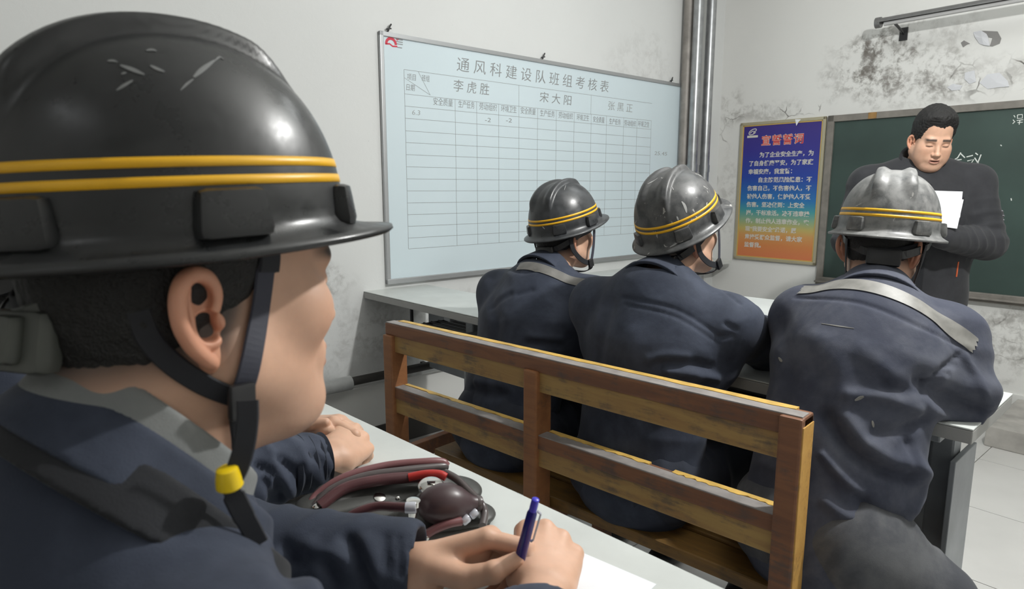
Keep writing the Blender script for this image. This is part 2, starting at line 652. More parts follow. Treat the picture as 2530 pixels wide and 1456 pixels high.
# ------------------------------------------------------------------ sculpting with distance fields
class Sculpt:
    def __init__(s, lo, hi, h):
        s.lo = np.array(lo, float)
        s.h = h
        s.n = np.ceil((np.array(hi, float) - s.lo) / h).astype(int) + 1
        s.g = np.full(s.n, 1.0, np.float32)
        s.ax = [(s.lo[i] + h * np.arange(s.n[i])).astype(np.float32) for i in range(3)]

    def _win(s, lo, hi):
        a = np.clip(np.floor((np.array(lo) - s.lo) / s.h).astype(int), 0, s.n)
        b = np.clip(np.ceil((np.array(hi) - s.lo) / s.h).astype(int) + 1, 0, s.n)
        if np.any(b - a < 1):
            return None
        sl = tuple(slice(a[i], b[i]) for i in range(3))
        X = s.ax[0][sl[0]][:, None, None]
        Y = s.ax[1][sl[1]][None, :, None]
        Z = s.ax[2][sl[2]][None, None, :]
        return sl, X, Y, Z

    def _comb(s, sl, d, k, sub):
        g = s.g[sl]
        if sub:
            d = -d
            if k:
                hh = np.clip(.5 - .5 * (d - g) / k, 0, 1)
                r = d * (1 - hh) + g * hh + k * hh * (1 - hh)
            else:
                r = np.maximum(g, d)
        else:
            if k:
                hh = np.clip(.5 + .5 * (g - d) / k, 0, 1)
                r = g * (1 - hh) + d * hh - k * hh * (1 - hh)
            else:
                r = np.minimum(g, d)
        s.g[sl] = r

    def ell(s, c, r, R=None, k=0., sub=False):
        c = np.array(c, float)
        r = np.array(r, float)
        m = r.max() + k + 3 * s.h
        w_ = s._win(c - m, c + m)
        if w_ is None:
            return s
        sl, X, Y, Z = w_
        p = [X - c[0], Y - c[1], Z - c[2]]
        if R is not None:
            R = np.array(R)
            p = [p[0] * R[0, i] + p[1] * R[1, i] + p[2] * R[2, i] for i in range(3)]
        k0 = np.sqrt((p[0] / r[0]) ** 2 + (p[1] / r[1]) ** 2 + (p[2] / r[2]) ** 2)
        k1 = np.sqrt((p[0] / r[0] ** 2) ** 2 + (p[1] / r[1] ** 2) ** 2 + (p[2] / r[2] ** 2) ** 2) + 1e-9
        s._comb(sl, (k0 * (k0 - 1) / k1).astype(np.float32), k, sub)
        return s

    def rc(s, a, b, ra, rb, k=0., sub=False, flat=None, fs=1.):
        """tapered limb from a to b; flat = direction squeezed by the factor fs"""
        a = np.array(a, float)
        b = np.array(b, float)
        m = max(ra, rb) + k + 3 * s.h
        w_ = s._win(np.minimum(a, b) - m, np.maximum(a, b) + m)
        if w_ is None:
            return s
        sl, X, Y, Z = w_
        ba = b - a
        L2 = float(ba @ ba) + 1e-12
        px, py, pz = X - a[0], Y - a[1], Z - a[2]
        t = np.clip((px * ba[0] + py * ba[1] + pz * ba[2]) / L2, 0, 1)
        qx, qy, qz = px - ba[0] * t, py - ba[1] * t, pz - ba[2] * t
        if flat is not None:
            f = np.array(flat, float)
            f = f - ba * (f @ ba) / L2
            f /= np.linalg.norm(f) + 1e-9
            dq = (qx * f[0] + qy * f[1] + qz * f[2]) * (fs - 1)
            qx, qy, qz = qx + f[0] * dq, qy + f[1] * dq, qz + f[2] * dq
        d = np.sqrt(qx * qx + qy * qy + qz * qz) - (ra + (rb - ra) * t)
        s._comb(sl, d.astype(np.float32), k, sub)
        return s

    def chain(s, pts, rad, k=0., sub=False, flat=None, fs=1.):
        for i in range(len(pts) - 1):
            s.rc(pts[i], pts[i + 1], rad[i], rad[i + 1], k, sub, flat, fs)
        return s

    def box(s, c, hx, R, rnd=0., k=0., sub=False):
        c = np.array(c, float)
        m = float(np.linalg.norm(hx)) + k + 3 * s.h
        w_ = s._win(c - m, c + m)
        if w_ is None:
            return s
        sl, X, Y, Z = w_
        R = np.array(R)
        p = [X - c[0], Y - c[1], Z - c[2]]
        p = [p[0] * R[0, i] + p[1] * R[1, i] + p[2] * R[2, i] for i in range(3)]
        q = [np.abs(p[i]) - (hx[i] - rnd) for i in range(3)]
        d = np.sqrt(sum(np.maximum(x, 0) ** 2 for x in q)) + np.minimum(np.maximum(np.maximum(q[0], q[1]), q[2]), 0) - rnd
        s._comb(sl, d.astype(np.float32), k, sub)
        return s

    def cut(s, p, nrm, k=0.):
        """remove everything on the side the normal points to"""
        nrm = np.array(nrm, float)
        nrm /= np.linalg.norm(nrm)
        d = (s.ax[0][:, None, None] - p[0]) * nrm[0] + (s.ax[1][None, :, None] - p[1]) * nrm[1] + (s.ax[2][None, None, :] - p[2]) * nrm[2]
        if k:
            hh = np.clip(.5 - .5 * (d - s.g) / k, 0, 1)
            s.g = (d * (1 - hh) + s.g * hh + k * hh * (1 - hh)).astype(np.float32)
        else:
            s.g = np.maximum(s.g, d).astype(np.float32)
        return s

    def arrays(s):
        h = s.h
        g = np.clip(s.g, -3 * h, 3 * h)
        g[0], g[-1] = 3 * h, 3 * h
        g[:, 0], g[:, -1] = 3 * h, 3 * h
        g[:, :, 0], g[:, :, -1] = 3 * h, 3 * h
        gr = vdb.FloatGrid(3 * h)
        gr.copyFromArray(g)
        v, q = gr.convertToQuads(0.0)
        v = v * h + s.lo
        return v.astype(np.float64), q.astype(np.int64)


def vnormals(v, q):
    a, b, c, d = (v[q[:, i]] for i in range(4))
    n = np.cross(c - a, d - b)
    out = np.zeros_like(v)
    for i in range(4):
        np.add.at(out, q[:, i], n)
    return out / (np.linalg.norm(out, axis=1, keepdims=True) + 1e-12)


def relax(v, q, it=1, f=.5):
    for _ in range(it):
        acc = np.zeros_like(v)
        cnt = np.zeros(len(v))
        for i in range(4):
            j = (i + 1) % 4
            np.add.at(acc, q[:, i], v[q[:, j]])
            np.add.at(acc, q[:, j], v[q[:, i]])
            np.add.at(cnt, q[:, i], 1)
            np.add.at(cnt, q[:, j], 1)
        v = v + f * (acc / np.maximum(cnt, 1)[:, None] - v)
    return v


def quads(name, v, q, m, parent=None, loc=None, color=None):
    """mesh object from vertex and quad arrays, smooth shaded; loc = the parent's location to subtract"""
    me = bpy.data.meshes.new(name)
    if loc is not None:
        v = v - np.array(loc)
    me.vertices.add(len(v))
    me.vertices.foreach_set('co', np.ascontiguousarray(v, np.float32).ravel())
    me.loops.add(q.size)
    me.loops.foreach_set('vertex_index', np.ascontiguousarray(q, np.int32).ravel())
    me.polygons.add(len(q))
    me.polygons.foreach_set('loop_start', np.arange(0, q.size, 4, dtype=np.int32))
    me.update(calc_edges=True)
    me.validate()
    me.shade_smooth()
    if color is not None:
        at = me.color_attributes.new('Col', 'FLOAT_COLOR', 'POINT')
        c4 = np.ones((len(v), 4), np.float32)
        c4[:, :3] = color
        at.data.foreach_set('color', c4.ravel())
    return link(name, me, m, parent)


def wav(p, freqs, seed=0):
    """smooth pseudo-noise in about -1..1"""
    r = np.random.default_rng(seed)
    out = np.zeros(len(p))
    for f in freqs:
        for _ in range(4):
            k = r.normal(size=3)
            k = k / np.linalg.norm(k) * f * r.uniform(.7, 1.3)
            out += np.sin(p @ k + r.uniform(0, 2 * PI)) / 4
    return out / max(1, len(freqs)) * 1.4


def seg_dist(p, a, b):
    a = np.array(a)
    b = np.array(b)
    ab = b - a
    t = np.clip(((p - a) @ ab) / (ab @ ab), 0, 1)
    return np.linalg.norm(p - a - t[:, None] * ab, axis=1), t


def folds(v, nrm, strokes):
    """strokes = [(polyline, height, width)]: ridges (height > 0) and creases (< 0) pressed into cloth"""
    d = np.zeros(len(v))
    for poly, amp, wid in strokes:
        best = np.full(len(v), 9.)
        for i in range(len(poly) - 1):
            dd, _ = seg_dist(v, poly[i], poly[i + 1])
            best = np.minimum(best, dd)
        d += amp * np.exp(-(best / wid) ** 2)
    return v + nrm * d[:, None]


# ================================================================== THE ROOM
MXA = fr(KC, AX)                                # whiteboard wall: local X along it, -Y into the room
MXB = fr(KC, -BX)                               # blackboard wall
ROOM_S, ROOM_T, ROOM_H = -7.0, 5.2, 3.15


def inA(px, py, off=0.):                        # pixel of the photograph to (s, z) on the whiteboard wall
    d = pt(px, py, 1.0) - V3(0, 0, CAMZ)
    nrm = -BX
    k = np.dot(KC + nrm * off - V3(0, 0, CAMZ), nrm) / np.dot(d, nrm)
    p = d * k + V3(0, 0, CAMZ)
    return float(np.dot(p - KC, AX)), float(p[2])


def inB(px, py, off=0.):                        # pixel to (t, z) on the blackboard wall
    d = pt(px, py, 1.0) - V3(0, 0, CAMZ)
    nrm = -AX
    k = np.dot(KC + nrm * off - V3(0, 0, CAMZ), nrm) / np.dot(d, nrm)
    p = d * k + V3(0, 0, CAMZ)
    return float(np.dot(p - KC, -BX)), float(p[2])


wallA_m = plaster('plaster_left', (.685, .695, .69),
                  [(-3.25, .62, .35, .35, .25), (-2.75, .55, .5, .28, .3), (-3.3, .88, .3, .09, .4), (-.9, 2.1, .4, .25, .18), (-5., 1.0, .8, .5, .3)])
wallB_m = plaster('plaster_front', (.735, .735, .715),
                  [(1.22, 2.06, .52, .28, .85), (1.08, 2.24, .14, .12, .9), (1.02, 2.02, .12, .08, .8), (1.75, 1.93, .35, .12, .35), (.35, 1.86, .35, .08, .4), (1.85, .42, .55, .26, .55),
                   (.10, 1.95, .12, .2, .35), (.1, 1.2, .1, .4, .3), (2.6, 2.3, .5, .4, .4)],
                  [(1.7, 1.93, .5, .12, 7, .9), (1.13, 2.16, .10, .12, 16, .9), (.5, 1.83, .5, .05, 9, .8), (2.1, .45, .4, .25, 8, .5), (.02, 1.3, .1, .5, 5, .6)])

MB().box(ROOM_S, .15, 0, .15, 0, ROOM_H).build('wall_left', wallA_m, mx=MXA)['kind'] = 'structure'
wallB = MB().box(-.15, ROOM_T, 0, .15, 0, ROOM_H).build('wall_front', wallB_m, mx=MXB)
wallB['kind'] = 'structure'
MB().box(ROOM_S, .15, -ROOM_T - .15, -ROOM_T, 0, ROOM_H).build('wall_right', M['white_paint'], mx=MXA)['kind'] = 'structure'
MB().box(ROOM_S - .15, ROOM_S, -ROOM_T, 0, 0, ROOM_H).build('wall_back', M['white_paint'], mx=MXA)['kind'] = 'structure'
MB().box(ROOM_S, 0, -ROOM_T, 0, ROOM_H, ROOM_H + .1).build('ceiling', M['white_paint'], mx=MXA)['kind'] = 'structure'
floor = MB().box(ROOM_S, 0, -ROOM_T, 0, -.1, -.004).build('floor', M['grout'], mx=MXA)
floor['kind'] = 'structure'
TS = .6
tile_me = None
ref = ph(2418, 1134, 0)
s0 = np.dot(ref - KC, AX)
t0 = -np.dot(ref - KC, BX) * -1
for i in range(-16, 12):
    for j in range(-16, 16):
        cs = s0 + (i + .5) * TS
        ct = np.dot(ref - KC, -BX) + (j + .5) * TS
        if not (ROOM_S + TS / 2 < cs < -.02 and TS / 2 - .2 < ct < ROOM_T - TS / 2):
            continue
        if cs < -4.2 or ct > 4.6:
            continue
        x1 = min(cs + TS / 2 - .002, -.01)
        if tile_me is None:
            b_ = MB()
            b_.box(-TS / 2 + .002, TS / 2 - .002, -TS / 2 + .002, TS / 2 - .002, -.012, 0)
            o = b_.build('tile', M['tile'], floor)
            tile_me = o.data
        else:
            o = bpy.data.objects.new('tile', tile_me)
            COL.objects.link(o)
            o.parent = floor
        if cs + TS / 2 > 0 or ct - TS / 2 < 0:
            sx = min(TS, -2 * (cs - TS / 2) if cs + TS / 2 > 0 else TS)
            a0, a1 = cs - TS / 2, min(cs + TS / 2, 0)
            b0, b1 = max(ct - TS / 2, 0), ct + TS / 2
            o.location = ((a0 + a1) / 2, -(b0 + b1) / 2, 0)
            o.scale = ((a1 - a0) / TS, (b1 - b0) / TS, 1)
        else:
            o.location = (cs, -ct, 0)

# skirting: pale strip, then a dark strip painted as shade at the foot of the whiteboard wall
MB().box(ROOM_S, -.02, -.018, 0, .115, .33).build('baseboard_left', M['white_paint'], mx=MXA)['kind'] = 'structure'
MB().box(ROOM_S, -.02, -.030, 0, 0, .115).build('shade_strip', M['dark_pipe_shade'], mx=MXA)['kind'] = 'structure'
MB().box(.02, ROOM_T, -.014, 0, 0, .13).build('baseboard_front', M['white_paint'], mx=MXB)['kind'] = 'structure'
# worn concrete step along the blackboard wall
dc = ph(2436, 1050, .11)
dt, ds = float(np.dot(dc - KC, -BX)), float(np.dot(dc - KC, -AX))
b_ = MB()
b_.box(dt, ROOM_T - .02, -ds, -.02, 0, .11, .006)
b_.build('trim_2', M['concrete'], mx=MXB)['kind'] = 'structure'

# peeled plaster on the blackboard wall
FL = [([(2405, 80), (2425, 76), (2438, 84), (2442, 92), (2446, 114), (2432, 112), (2420, 108), (2410, 92)], 'flake', .010),
      ([(2425, 76), (2465, 78), (2474, 95), (2470, 108), (2452, 115), (2446, 114), (2466, 84), (2442, 92), (2436, 83)], 'flake_dark', .004),
      ([(2374, 106), (2382, 100), (2397, 108), (2390, 110), (2380, 117)], 'flake_dark', .004),
      ([(2420, 205), (2440, 184), (2470, 180), (2490, 200), (2494, 214), (2470, 216), (2440, 220)], 'flake', .006),
      ([(2384, 180), (2408, 174), (2412, 202), (2396, 208), (2384, 196)], 'flake', .006),
      ([(2340, 216), (2356, 207), (2378, 212), (2372, 222), (2352, 224)], 'flake', .005)]
for poly, mm, th in FL:
    pts_ = [inB(x, y) for x, y in poly]
    n_ = len(pts_)
    v_ = [(a, -th * (1 if k % 3 else .4), z) for k, (a, z) in enumerate(pts_)] + [(a, .002, z) for a, z in pts_]
    c0 = np.mean([(a, z) for a, z in pts_], 0)
    v_.append((c0[0], -th * 1.3, c0[1]))
    f_ = [(k, (k + 1) % n_, 2 * n_) for k in range(n_)] + [(k + n_, (k + 1) % n_ + n_, (k + 1) % n_, k) for k in range(n_)]
    link('plaster_flake', mesh_np('plaster_flake', v_, f_), M[mm], wallB)

# ------------------------------------------------------------------ pipes
pipe = empty('heating_pipe', MXA @ Matrix.Translation((-3.3, -.07, .385)), 'long heating pipe along the foot of the wall, pale lagged then bare dark', 'pipe')
ends = inA(866, 938, .07)[0]
MB().tube([(-.9, 0, 0), (ends + 3.3, 0, 0)], .034, 16).build('lagging', M['pale_lag'], pipe, True)
MB().tube([(ends + 3.3 - .02, 0, .004), (2.6, 0, .004)], .021, 14).build('bare_pipe', M['dark_pipe_shade'], pipe, True)
for x in (-.5, .55, 1.6):
    MB().box(x, x + .02, .0, .07, -.012, .012).build('bracket', M['dark_pipe_shade'], pipe)


def pole(px, off, r, m, label):
    s_, _ = inA(px, 200, off)
    o = MB().tube([(0, 0, 0), (0, 0, ROOM_H)], r, 20).build('steel_pipe', M[m], None, True, MXA @ Matrix.Translation((s_, -off, 0)))
    tag(o, label, 'pipe')
    return o


p1 = pole(1696, .055, .036, 'pipe_brown', 'brownish dull vertical pipe touching the whiteboard edge in the room corner')
p2 = pole(1719, .140, .034, 'steel', 'shiny grey vertical steel pipe, middle one of three in the room corner')
p3 = pole(1750, .125, .034, 'steel', 'shiny grey vertical steel pipe beside the poster wall')
for p_, r in ((p1, .040), (p2, .038), (p3, .038)):
    MB().tube([(0, 0, 1.42), (0, 0, 1.47)], r, 20).build('coupling', M['steel'], p_, True)

# ------------------------------------------------------------------ whiteboard
WS0, WS1, WZ0, WZ1 = -2.943, -.536, .83, 2.032
wbo = empty('whiteboard', MXA, 'large white dry-erase board with hand-ruled table and grey metal frame', 'whiteboard')
MB().box(WS0 + .008, WS1 - .008, -.014, -.002, WZ0 + .008, WZ1 - .008).build('panel', M['board_white'], wbo)
for nm, bx in (('frame_rail', (WS0, WS1, -.022, -.002, WZ1 - .022, WZ1)), ('frame_rail', (WS0, WS1, -.026, -.002, WZ0, WZ0 + .026)),
               ('frame_rail', (WS0, WS0 + .02, -.022, -.002, WZ0, WZ1)), ('frame_rail', (WS1 - .016, WS1, -.022, -.002, WZ0, WZ1))):
    MB().box(*bx, .003).build(nm, M['aluminium'], wbo)
for px, py in ((957, 70), (1338, 140), (1655, 198)):
    s_, z_ = inA(px, py)
    b_ = MB()
    b_.tube([(s_ - .012, -.004, z_ - .03), (s_ - .004, -.016, z_ - .012), (s_ + .004, -.018, z_ + .008), (s_ + .014, -.012, z_ + .018)], .004, 6)
    b_.tube([(s_ - .014, -.012, z_ - .008), (s_ + .012, -.016, z_ - .002)], .003, 6)
    b_.build('hook', M['black_steel'], wbo)

BOFF = .0143


def bA(px, py):
    return inA(px, py, .014)


# ruled table, measured on the board
xs_top = [998, 1282, 1460, 1610]
lines = []
L_top, L_bot = bA(998, 172), bA(1014, 617)
R_top = bA(1611, 245)
zt = L_top[1]
sL, sR = L_top[0], bA(1609, 300)[0]
zrow = [bA(1000, y)[1] for y in (172, 232, 262, 292, 323, 352, 382, 412, 442, 472, 502, 531, 560, 589, 616)]
colpx = [(1125, 300), (1178, 300), (1232, 300), (1282, 300), (1328, 300), (1374, 310), (1418, 320), (1460, 320), (1498, 320), (1540, 330), (1573, 330)]
cols = [bA(*c)[0] for c in colpx]
lb = MB()
lw = .0018


def hline(s0_, s1_, z_):
    lb.box(s0_, s1_, -BOFF - .0003, -BOFF, z_ - lw / 2, z_ + lw / 2)


def vline(s_, z0_, z1_):
    lb.box(s_ - lw / 2, s_ + lw / 2, -BOFF - .0003, -BOFF, z0_, z1_)


def dline(a, b):
    (x0, z0), (x1, z1) = a, b
    d = np.array([x1 - x0, z1 - z0])
    p = np.array([-d[1], d[0]]) / np.linalg.norm(d) * lw / 2
    v_ = [(x0 + p[0], -BOFF - .0003, z0 + p[1]), (x0 - p[0], -BOFF - .0003, z0 - p[1]), (x1 - p[0], -BOFF - .0003, z1 - p[1]), (x1 + p[0], -BOFF - .0003, z1 + p[1])]
    lb.add(v_, [(0, 1, 2, 3)])


for k, z_ in enumerate(zrow):
    hline(sL, sR, z_)
vline(sL, zrow[-1], zrow[0])
vline(sR, zrow[-1], zrow[1])
for k, c_ in enumerate(cols):
    vline(c_, zrow[-1], zrow[1])
for c_ in (bA(1282, 240)[0], bA(1460, 260)[0]):
    vline(c_, zrow[1], zrow[0])
hd = bA(1063, 235)
dline((sL, bA(999, 192)[1]), hd)
dline((bA(1033, 180)[0], zrow[0]), hd)
M['ruled'] = mat('ruled', (.27, .285, .29), .6)
lb.build('ruled_table', M['ruled'], wbo)


def line_text(body, p0, p1, size, m, parent, plane, off, spread=True, name='lettering'):
    """lettering centred between two measured points of a wall"""
    (a0, z0), (a1, z1) = plane(*p0), plane(*p1)
    z_ = (z0 + z1) / 2
    o = text(body, size, m, parent, ((a0 + a1) / 2, -off, z_), name, off=-.004 * size, shear=.08)
    if spread:
        wid = o.data.vertices and (max(v.co.x for v in o.data.vertices) - min(v.co.x for v in o.data.vertices))
        if wid:
            o.scale = ((a1 - a0) / wid, 1, 1)
    return o


tx = lambda b, p0, p1, s, m='marker': line_text(b, p0, p1, s, M[m], wbo, bA, BOFF)
tx('通 风 科 建 设 队 班 组 考 核 表', (1128, 155), (1503, 222), .078, 'marker')
tx('李 虎 胜', (1120, 212), (1208, 225), .066)
tx('宋 大 阳', (1333, 240), (1412, 252), .064)
tx('张 黑 正', (1502, 262), (1562, 270), .06, 'marker_faint')
tx('项目', (1006, 190), (1028, 194), .034)
tx('班组', (1042, 192), (1061, 198), .034)
tx('日期', (1003, 216), (1024, 219), .034)
hx = [(1070, 1118, 253), (1132, 1172, 259), (1184, 1227, 265), (1238, 1276, 270), (1286, 1323, 275), (1334, 1370, 281), (1380, 1415, 286), (1425, 1455, 291),
      (1465, 1493, 296), (1505, 1533, 301), (1542, 1571, 305), (1576, 1604, 307)]
for k, (x0, x1, y) in enumerate(hx):
    tx(['安全质量', '生产任务', '劳动组织', '环境卫生'][k % 4], (x0, y), (x1, y + 2), .040, 'marker')
tx('6.3', (1018, 278), (1038, 280), .034, 'marker_faint')
tx('-2', (1198, 296), (1212, 298), .032, 'marker')
tx('-2', (1250, 297), (1264, 299), .032, 'marker')
tx('25.45', (1617, 378), (1648, 382), .036, 'marker_faint')
# maker's mark in the corner
c_ = bA(966, 104)
arc = [(c_[0] + .026 * math.cos(a), c_[1] - .010 + .026 * math.sin(a)) for a in np.linspace(PI * 1.05, .0, 14)]
lg = MB()
v_, f_ = ribbon_arr([(x, -BOFF - .0004, z) for x, z in arc], .013, .0006, V3(0, -1, 0))
lg.add(v_, f_)
v_, f_ = ribbon_arr([(c_[0] - .030, -BOFF - .0004, c_[1] - .012), (c_[0] - .008, -BOFF - .0004, c_[1] - .009), (c_[0] + .008, -BOFF - .0004, c_[1] - .018), (c_[0] + .034, -BOFF - .0004, c_[1] - .016)], .007, .0006, V3(0, -1, 0))
lg.add(v_, f_)
v_, f_ = ribbon_arr([(c_[0] + .034 + .005 * math.cos(a), -BOFF - .0004, c_[1] + .018 + .005 * math.sin(a)) for a in np.linspace(0, 2 * PI, 10)], .003, .0006, V3(0, -1, 0))
lg.add(v_, f_)
lg.build('emblem', M['red_logo'], wbo)
e2 = bA(987, 107)
b_ = MB()
for k, (wd, dz) in enumerate(((.036, .016), (.036, .006), (.036, -.004), (.026, -.020))):
    b_.box(e2[0] - wd / 2, e2[0] + wd / 2, -BOFF - .0006, -BOFF, e2[1] + dz - .002, e2[1] + dz + .002)
b_.build('emblem_caption', M['marker'], wbo)

# grey ledge below the board
o = MB().box(-2.0, -.05, -.19, 0, .735, .765, .004).build('wall_shelf', M['desk_top'], mx=MXA)
tag(o, 'long pale grey shelf ledge on the wall under the whiteboard', 'shelf')

# ------------------------------------------------------------------ poster
pt0, pt1, pz0, pz1 = .185, .815, .772, 1.783
poster = empty('framed_poster', MXB, 'framed wall poster fading from blue to orange with white and red lettering', 'poster')
pm = bpy.data.materials.new('poster_print')
pm.use_nodes = True
g = NT(pm)
tcg = g.n('ShaderNodeTexCoord').outputs['Object']
sep = g.n('ShaderNodeSeparateXYZ')
g.l(tcg, sep.inputs[0])
zz = g.m('DIVIDE', g.m('SUBTRACT', sep.outputs['Z'], pz0), pz1 - pz0)
zz = g.m('ADD', zz, g.m('MULTIPLY', g.m('SUBTRACT', g.noise(tcg, 3.2, 3), .5), .05))
rp = g.n('ShaderNodeValToRGB')
els = rp.color_ramp.elements
stops = [(0., (.62, .17, .08)), (.12, (.60, .22, .07)), (.19, (.58, .30, .10)), (.235, (.48, .40, .13)), (.29, (.26, .38, .22)), (.36, (.06, .30, .32)), (.44, (.02, .16, .42)), (.60, (.018, .055, .34)), (.80, (.035, .03, .25)), (1., (.045, .026, .20))]
els[0].position, els[0].color = stops[0][0], (*stops[0][1], 1)
els[1].position, els[1].color = stops[-1][0], (*stops[-1][1], 1)
for p_, c_ in stops[1:-1]:
    e = els.new(p_)
    e.color = (*c_, 1)
g.l(zz, rp.inputs[0])
g.l(rp.outputs[0], g.b.inputs['Base Color'])
g.b.inputs['Roughness'].default_value = .45
MB().box(pt0 + .01, pt1 - .01, -.012, -.001, pz0 + .01, pz1 - .01).build('print', pm, poster)
fw = .022
for bx in ((pt0, pt1, -.02, -.001, pz1 - fw, pz1), (pt0, pt1, -.02, -.001, pz0, pz0 + fw), (pt0, pt0 + fw, -.02, -.001, pz0, pz1), (pt1 - fw, pt1, -.02, -.001, pz0, pz1)):
    MB().box(*bx, .004).build('frame_rail', M['poster_frame'], poster)
gi = fw
for bx in ((pt0 + gi, pt1 - gi, -.0155, -.011, pz1 - gi - .007, pz1 - gi), (pt0 + gi, pt1 - gi, -.0155, -.011, pz0 + gi, pz0 + gi + .007), (pt0 + gi, pt0 + gi + .007, -.0155, -.011, pz0 + gi, pz1 - gi),
           (pt1 - gi - .007, pt1 - gi, -.0155, -.011, pz0 + gi, pz1 - gi)):
    MB().box(*bx).build('gold_beading', M['poster_gold'], poster)
b_ = MB()
tz = inB(1972, 298)
b_.add([(tz[0] - .012, -.021, pz1 - .004), (tz[0] + .03, -.021, pz1 - .008), (tz[0] + .016, -.023, pz1 - .022), (tz[0] + .0, -.022, pz1 - .05)], [(0, 3, 2, 1)])
b_.build('torn_corner', M['paper'], poster)


def pB(px, py):
    return inB(px, py, .0125)


PO = .0126
for (dx, dz, mm, of) in ((0, 0, 'white_print', .0045), (0, 0, 'red_print', 0.)):
    (a0, z0), (a1, z1) = pB(1884, 349), pB(1983, 345)
    o = text('宣誓誓词', .075, M[mm], poster, ((a0 + a1) / 2, -PO - (.0008 if mm == 'red_print' else 0), (z0 + z1) / 2), 'title', off=.0006 + of * .55, spacing=1.18)
    wid = max(v.co.x for v in o.data.vertices) - min(v.co.x for v in o.data.vertices)
    o.scale = (1.05 * (a1 - a0) / wid, 1, 1)
body = ['　　为了企业安全生产，为', '了自身健康平安，为了家庭', '幸福安康，我宣誓：', '　　自主防范风险隐患：不', '伤害自己，不伤害他人，不', '被他人伤害，保护他人不受', '伤害。坚决做到：上安全',
        '岗，干标准活。决不违章操', '作，制止他人违章作业，实', '现“我要安全”承诺，愿', '意接受群众监督，请大家', '监督我。']
zA, zB = pB(1930, 382)[1], pB(1860, 606)[1]
tl, tr = pB(1850, 405)[0], pB(2010, 395)[0]
for k, ln in enumerate(body):
    o = text(ln, (tr - tl) / 12.0, M['white_print'], poster, (tl, -PO, zA + (zB - zA) * k / 11), 'lettering', align='LEFT', off=.0009)
em = pB(1860, 326)
b_ = MB()
v_, f_ = ribbon_arr([(em[0] + .030 * math.cos(a), -PO, em[1] + .018 * math.sin(a) + .010 * math.cos(a)) for a in np.linspace(.3, 5.6, 22)], .006, .0008, V3(0, -1, 0))
b_.add(v_, f_)
v_, f_ = ribbon_arr([(em[0] - .022, -PO, em[1] - .010), (em[0] - .005, -PO, em[1] + .004), (em[0] + .012, -PO, em[1] + .004), (em[0] + .004, -PO, em[1] - .010), (em[0] + .03, -PO, em[1] + .012)], .006, .0008, V3(0, -1, 0))
b_.add(v_, f_)
b_.box(em[0] - .042, em[0] + .042, -PO - .0006, -PO, em[1] - .042, em[1] - .026)
b_.build('emblem', M['white_print'], poster)

# ------------------------------------------------------------------ blackboard
bt0, bt1, bz0, bz1 = .832, 3.9, .645, 1.783
bb = empty('blackboard', MXB, 'long dark green chalkboard in a worn brown frame behind the standing man', 'blackboard')
MB().box(bt0 + .02, bt1 - .02, -.018, -.001, bz0 + .02, bz1 - .02).build('writing_surface', M['chalkboard'], bb)
for bx in ((bt0, bt1, -.034, -.001, bz1 - .042, bz1), (bt0, bt1, -.04, -.001, bz0, bz0 + .055), (bt0, bt0 + .042, -.034, -.001, bz0, bz1), (bt1 - .042, bt1, -.034, -.001, bz0, bz1)):
    MB().box(*bx, .004).build('frame_rail', M['bb_frame'], bb)
MB().box(bt0, bt1, -.062, -.03, bz0 + .018, bz0 + .03, .003).build('chalk_ledge', M['bb_frame'], bb)


def kB(px, py):
    return inB(px, py, .018)


def chalk(strokes, wid=.006):
    b_ = MB()
    for s_ in strokes:
        pts_ = [kB(x, y) for x, y in s_]
        v_, f_ = ribbon_arr([(a, -.0186, z) for a, z in pts_], wid, .0006, V3(0, -1, 0))
        b_.add(v_, f_)
    b_.build('chalk_writing', M['chalk'], bb)


chalk([[(2374, 377), (2366, 390), (2356, 396)], [(2374, 380), (2384, 390)], [(2362, 396), (2376, 394)], [(2358, 408), (2376, 405)],                       # 会
       [(2388, 388), (2404, 384)], [(2390, 398), (2406, 394), (2394, 412), (2412, 408)], [(2410, 378), (2416, 383)], [(2424, 382), (2416, 402), (2406, 414)], [(2408, 390), (2416, 402), (2424, 416)]])
chalk([[(2505, 285), (2508, 290)], [(2503, 296), (2506, 300)], [(2502, 306), (2508, 300)], [(2514, 284), (2526, 283), (2526, 292), (2514, 293), (2514, 284)], [(2512, 298), (2528, 296)], [(2514, 303), (2527, 302)], [(2520, 297), (2518, 308)]], .004)
chalk([[(2436, 498), (2438, 503)], [(2440, 530), (2446, 527), (2446, 536), (2440, 540)], [(2444, 540), (2448, 546)], [(2438, 552), (2446, 552), (2450, 558)], [(2428, 609), (2442, 608)], [(2454, 607), (2454, 613)], [(2498, 490), (2499, 496)], [(2472, 358), (2475, 361)]], .005)

# hood lamp on the wall above the blackboard
LO = .21
tA, tB = inB(2172, 56, LO), inB(2530, 8, LO)
lamp = empty('wall_batten_lamp', MXB @ Matrix.Translation((tA[0], -LO, tA[1])), 'long grey metal board lamp on brackets above the blackboard', 'lamp')
Lh = 1.9
v_, f_ = [], []
seg = 12
for x in (0, Lh):
    for k in range(seg + 1):
        a = PI * (.02 + .96 * k / seg)
        v_.append((x, .034 * math.cos(a), .030 * math.sin(a) - .006))
    for k in range(seg, -1, -1):
        a = PI * (.02 + .96 * k / seg)
        v_.append((x, .031 * math.cos(a), .027 * math.sin(a) - .006))
nn = 2 * (seg + 1)
for k in range(nn):
    f_.append((k, (k + 1) % nn, nn + (k + 1) % nn, nn + k))
f_ += [tuple(range(nn))[::-1], tuple(range(nn, 2 * nn))]
b_ = MB()
b_.add(v_, f_)
b_.build('hood', M['tube_steel'], lamp, True)
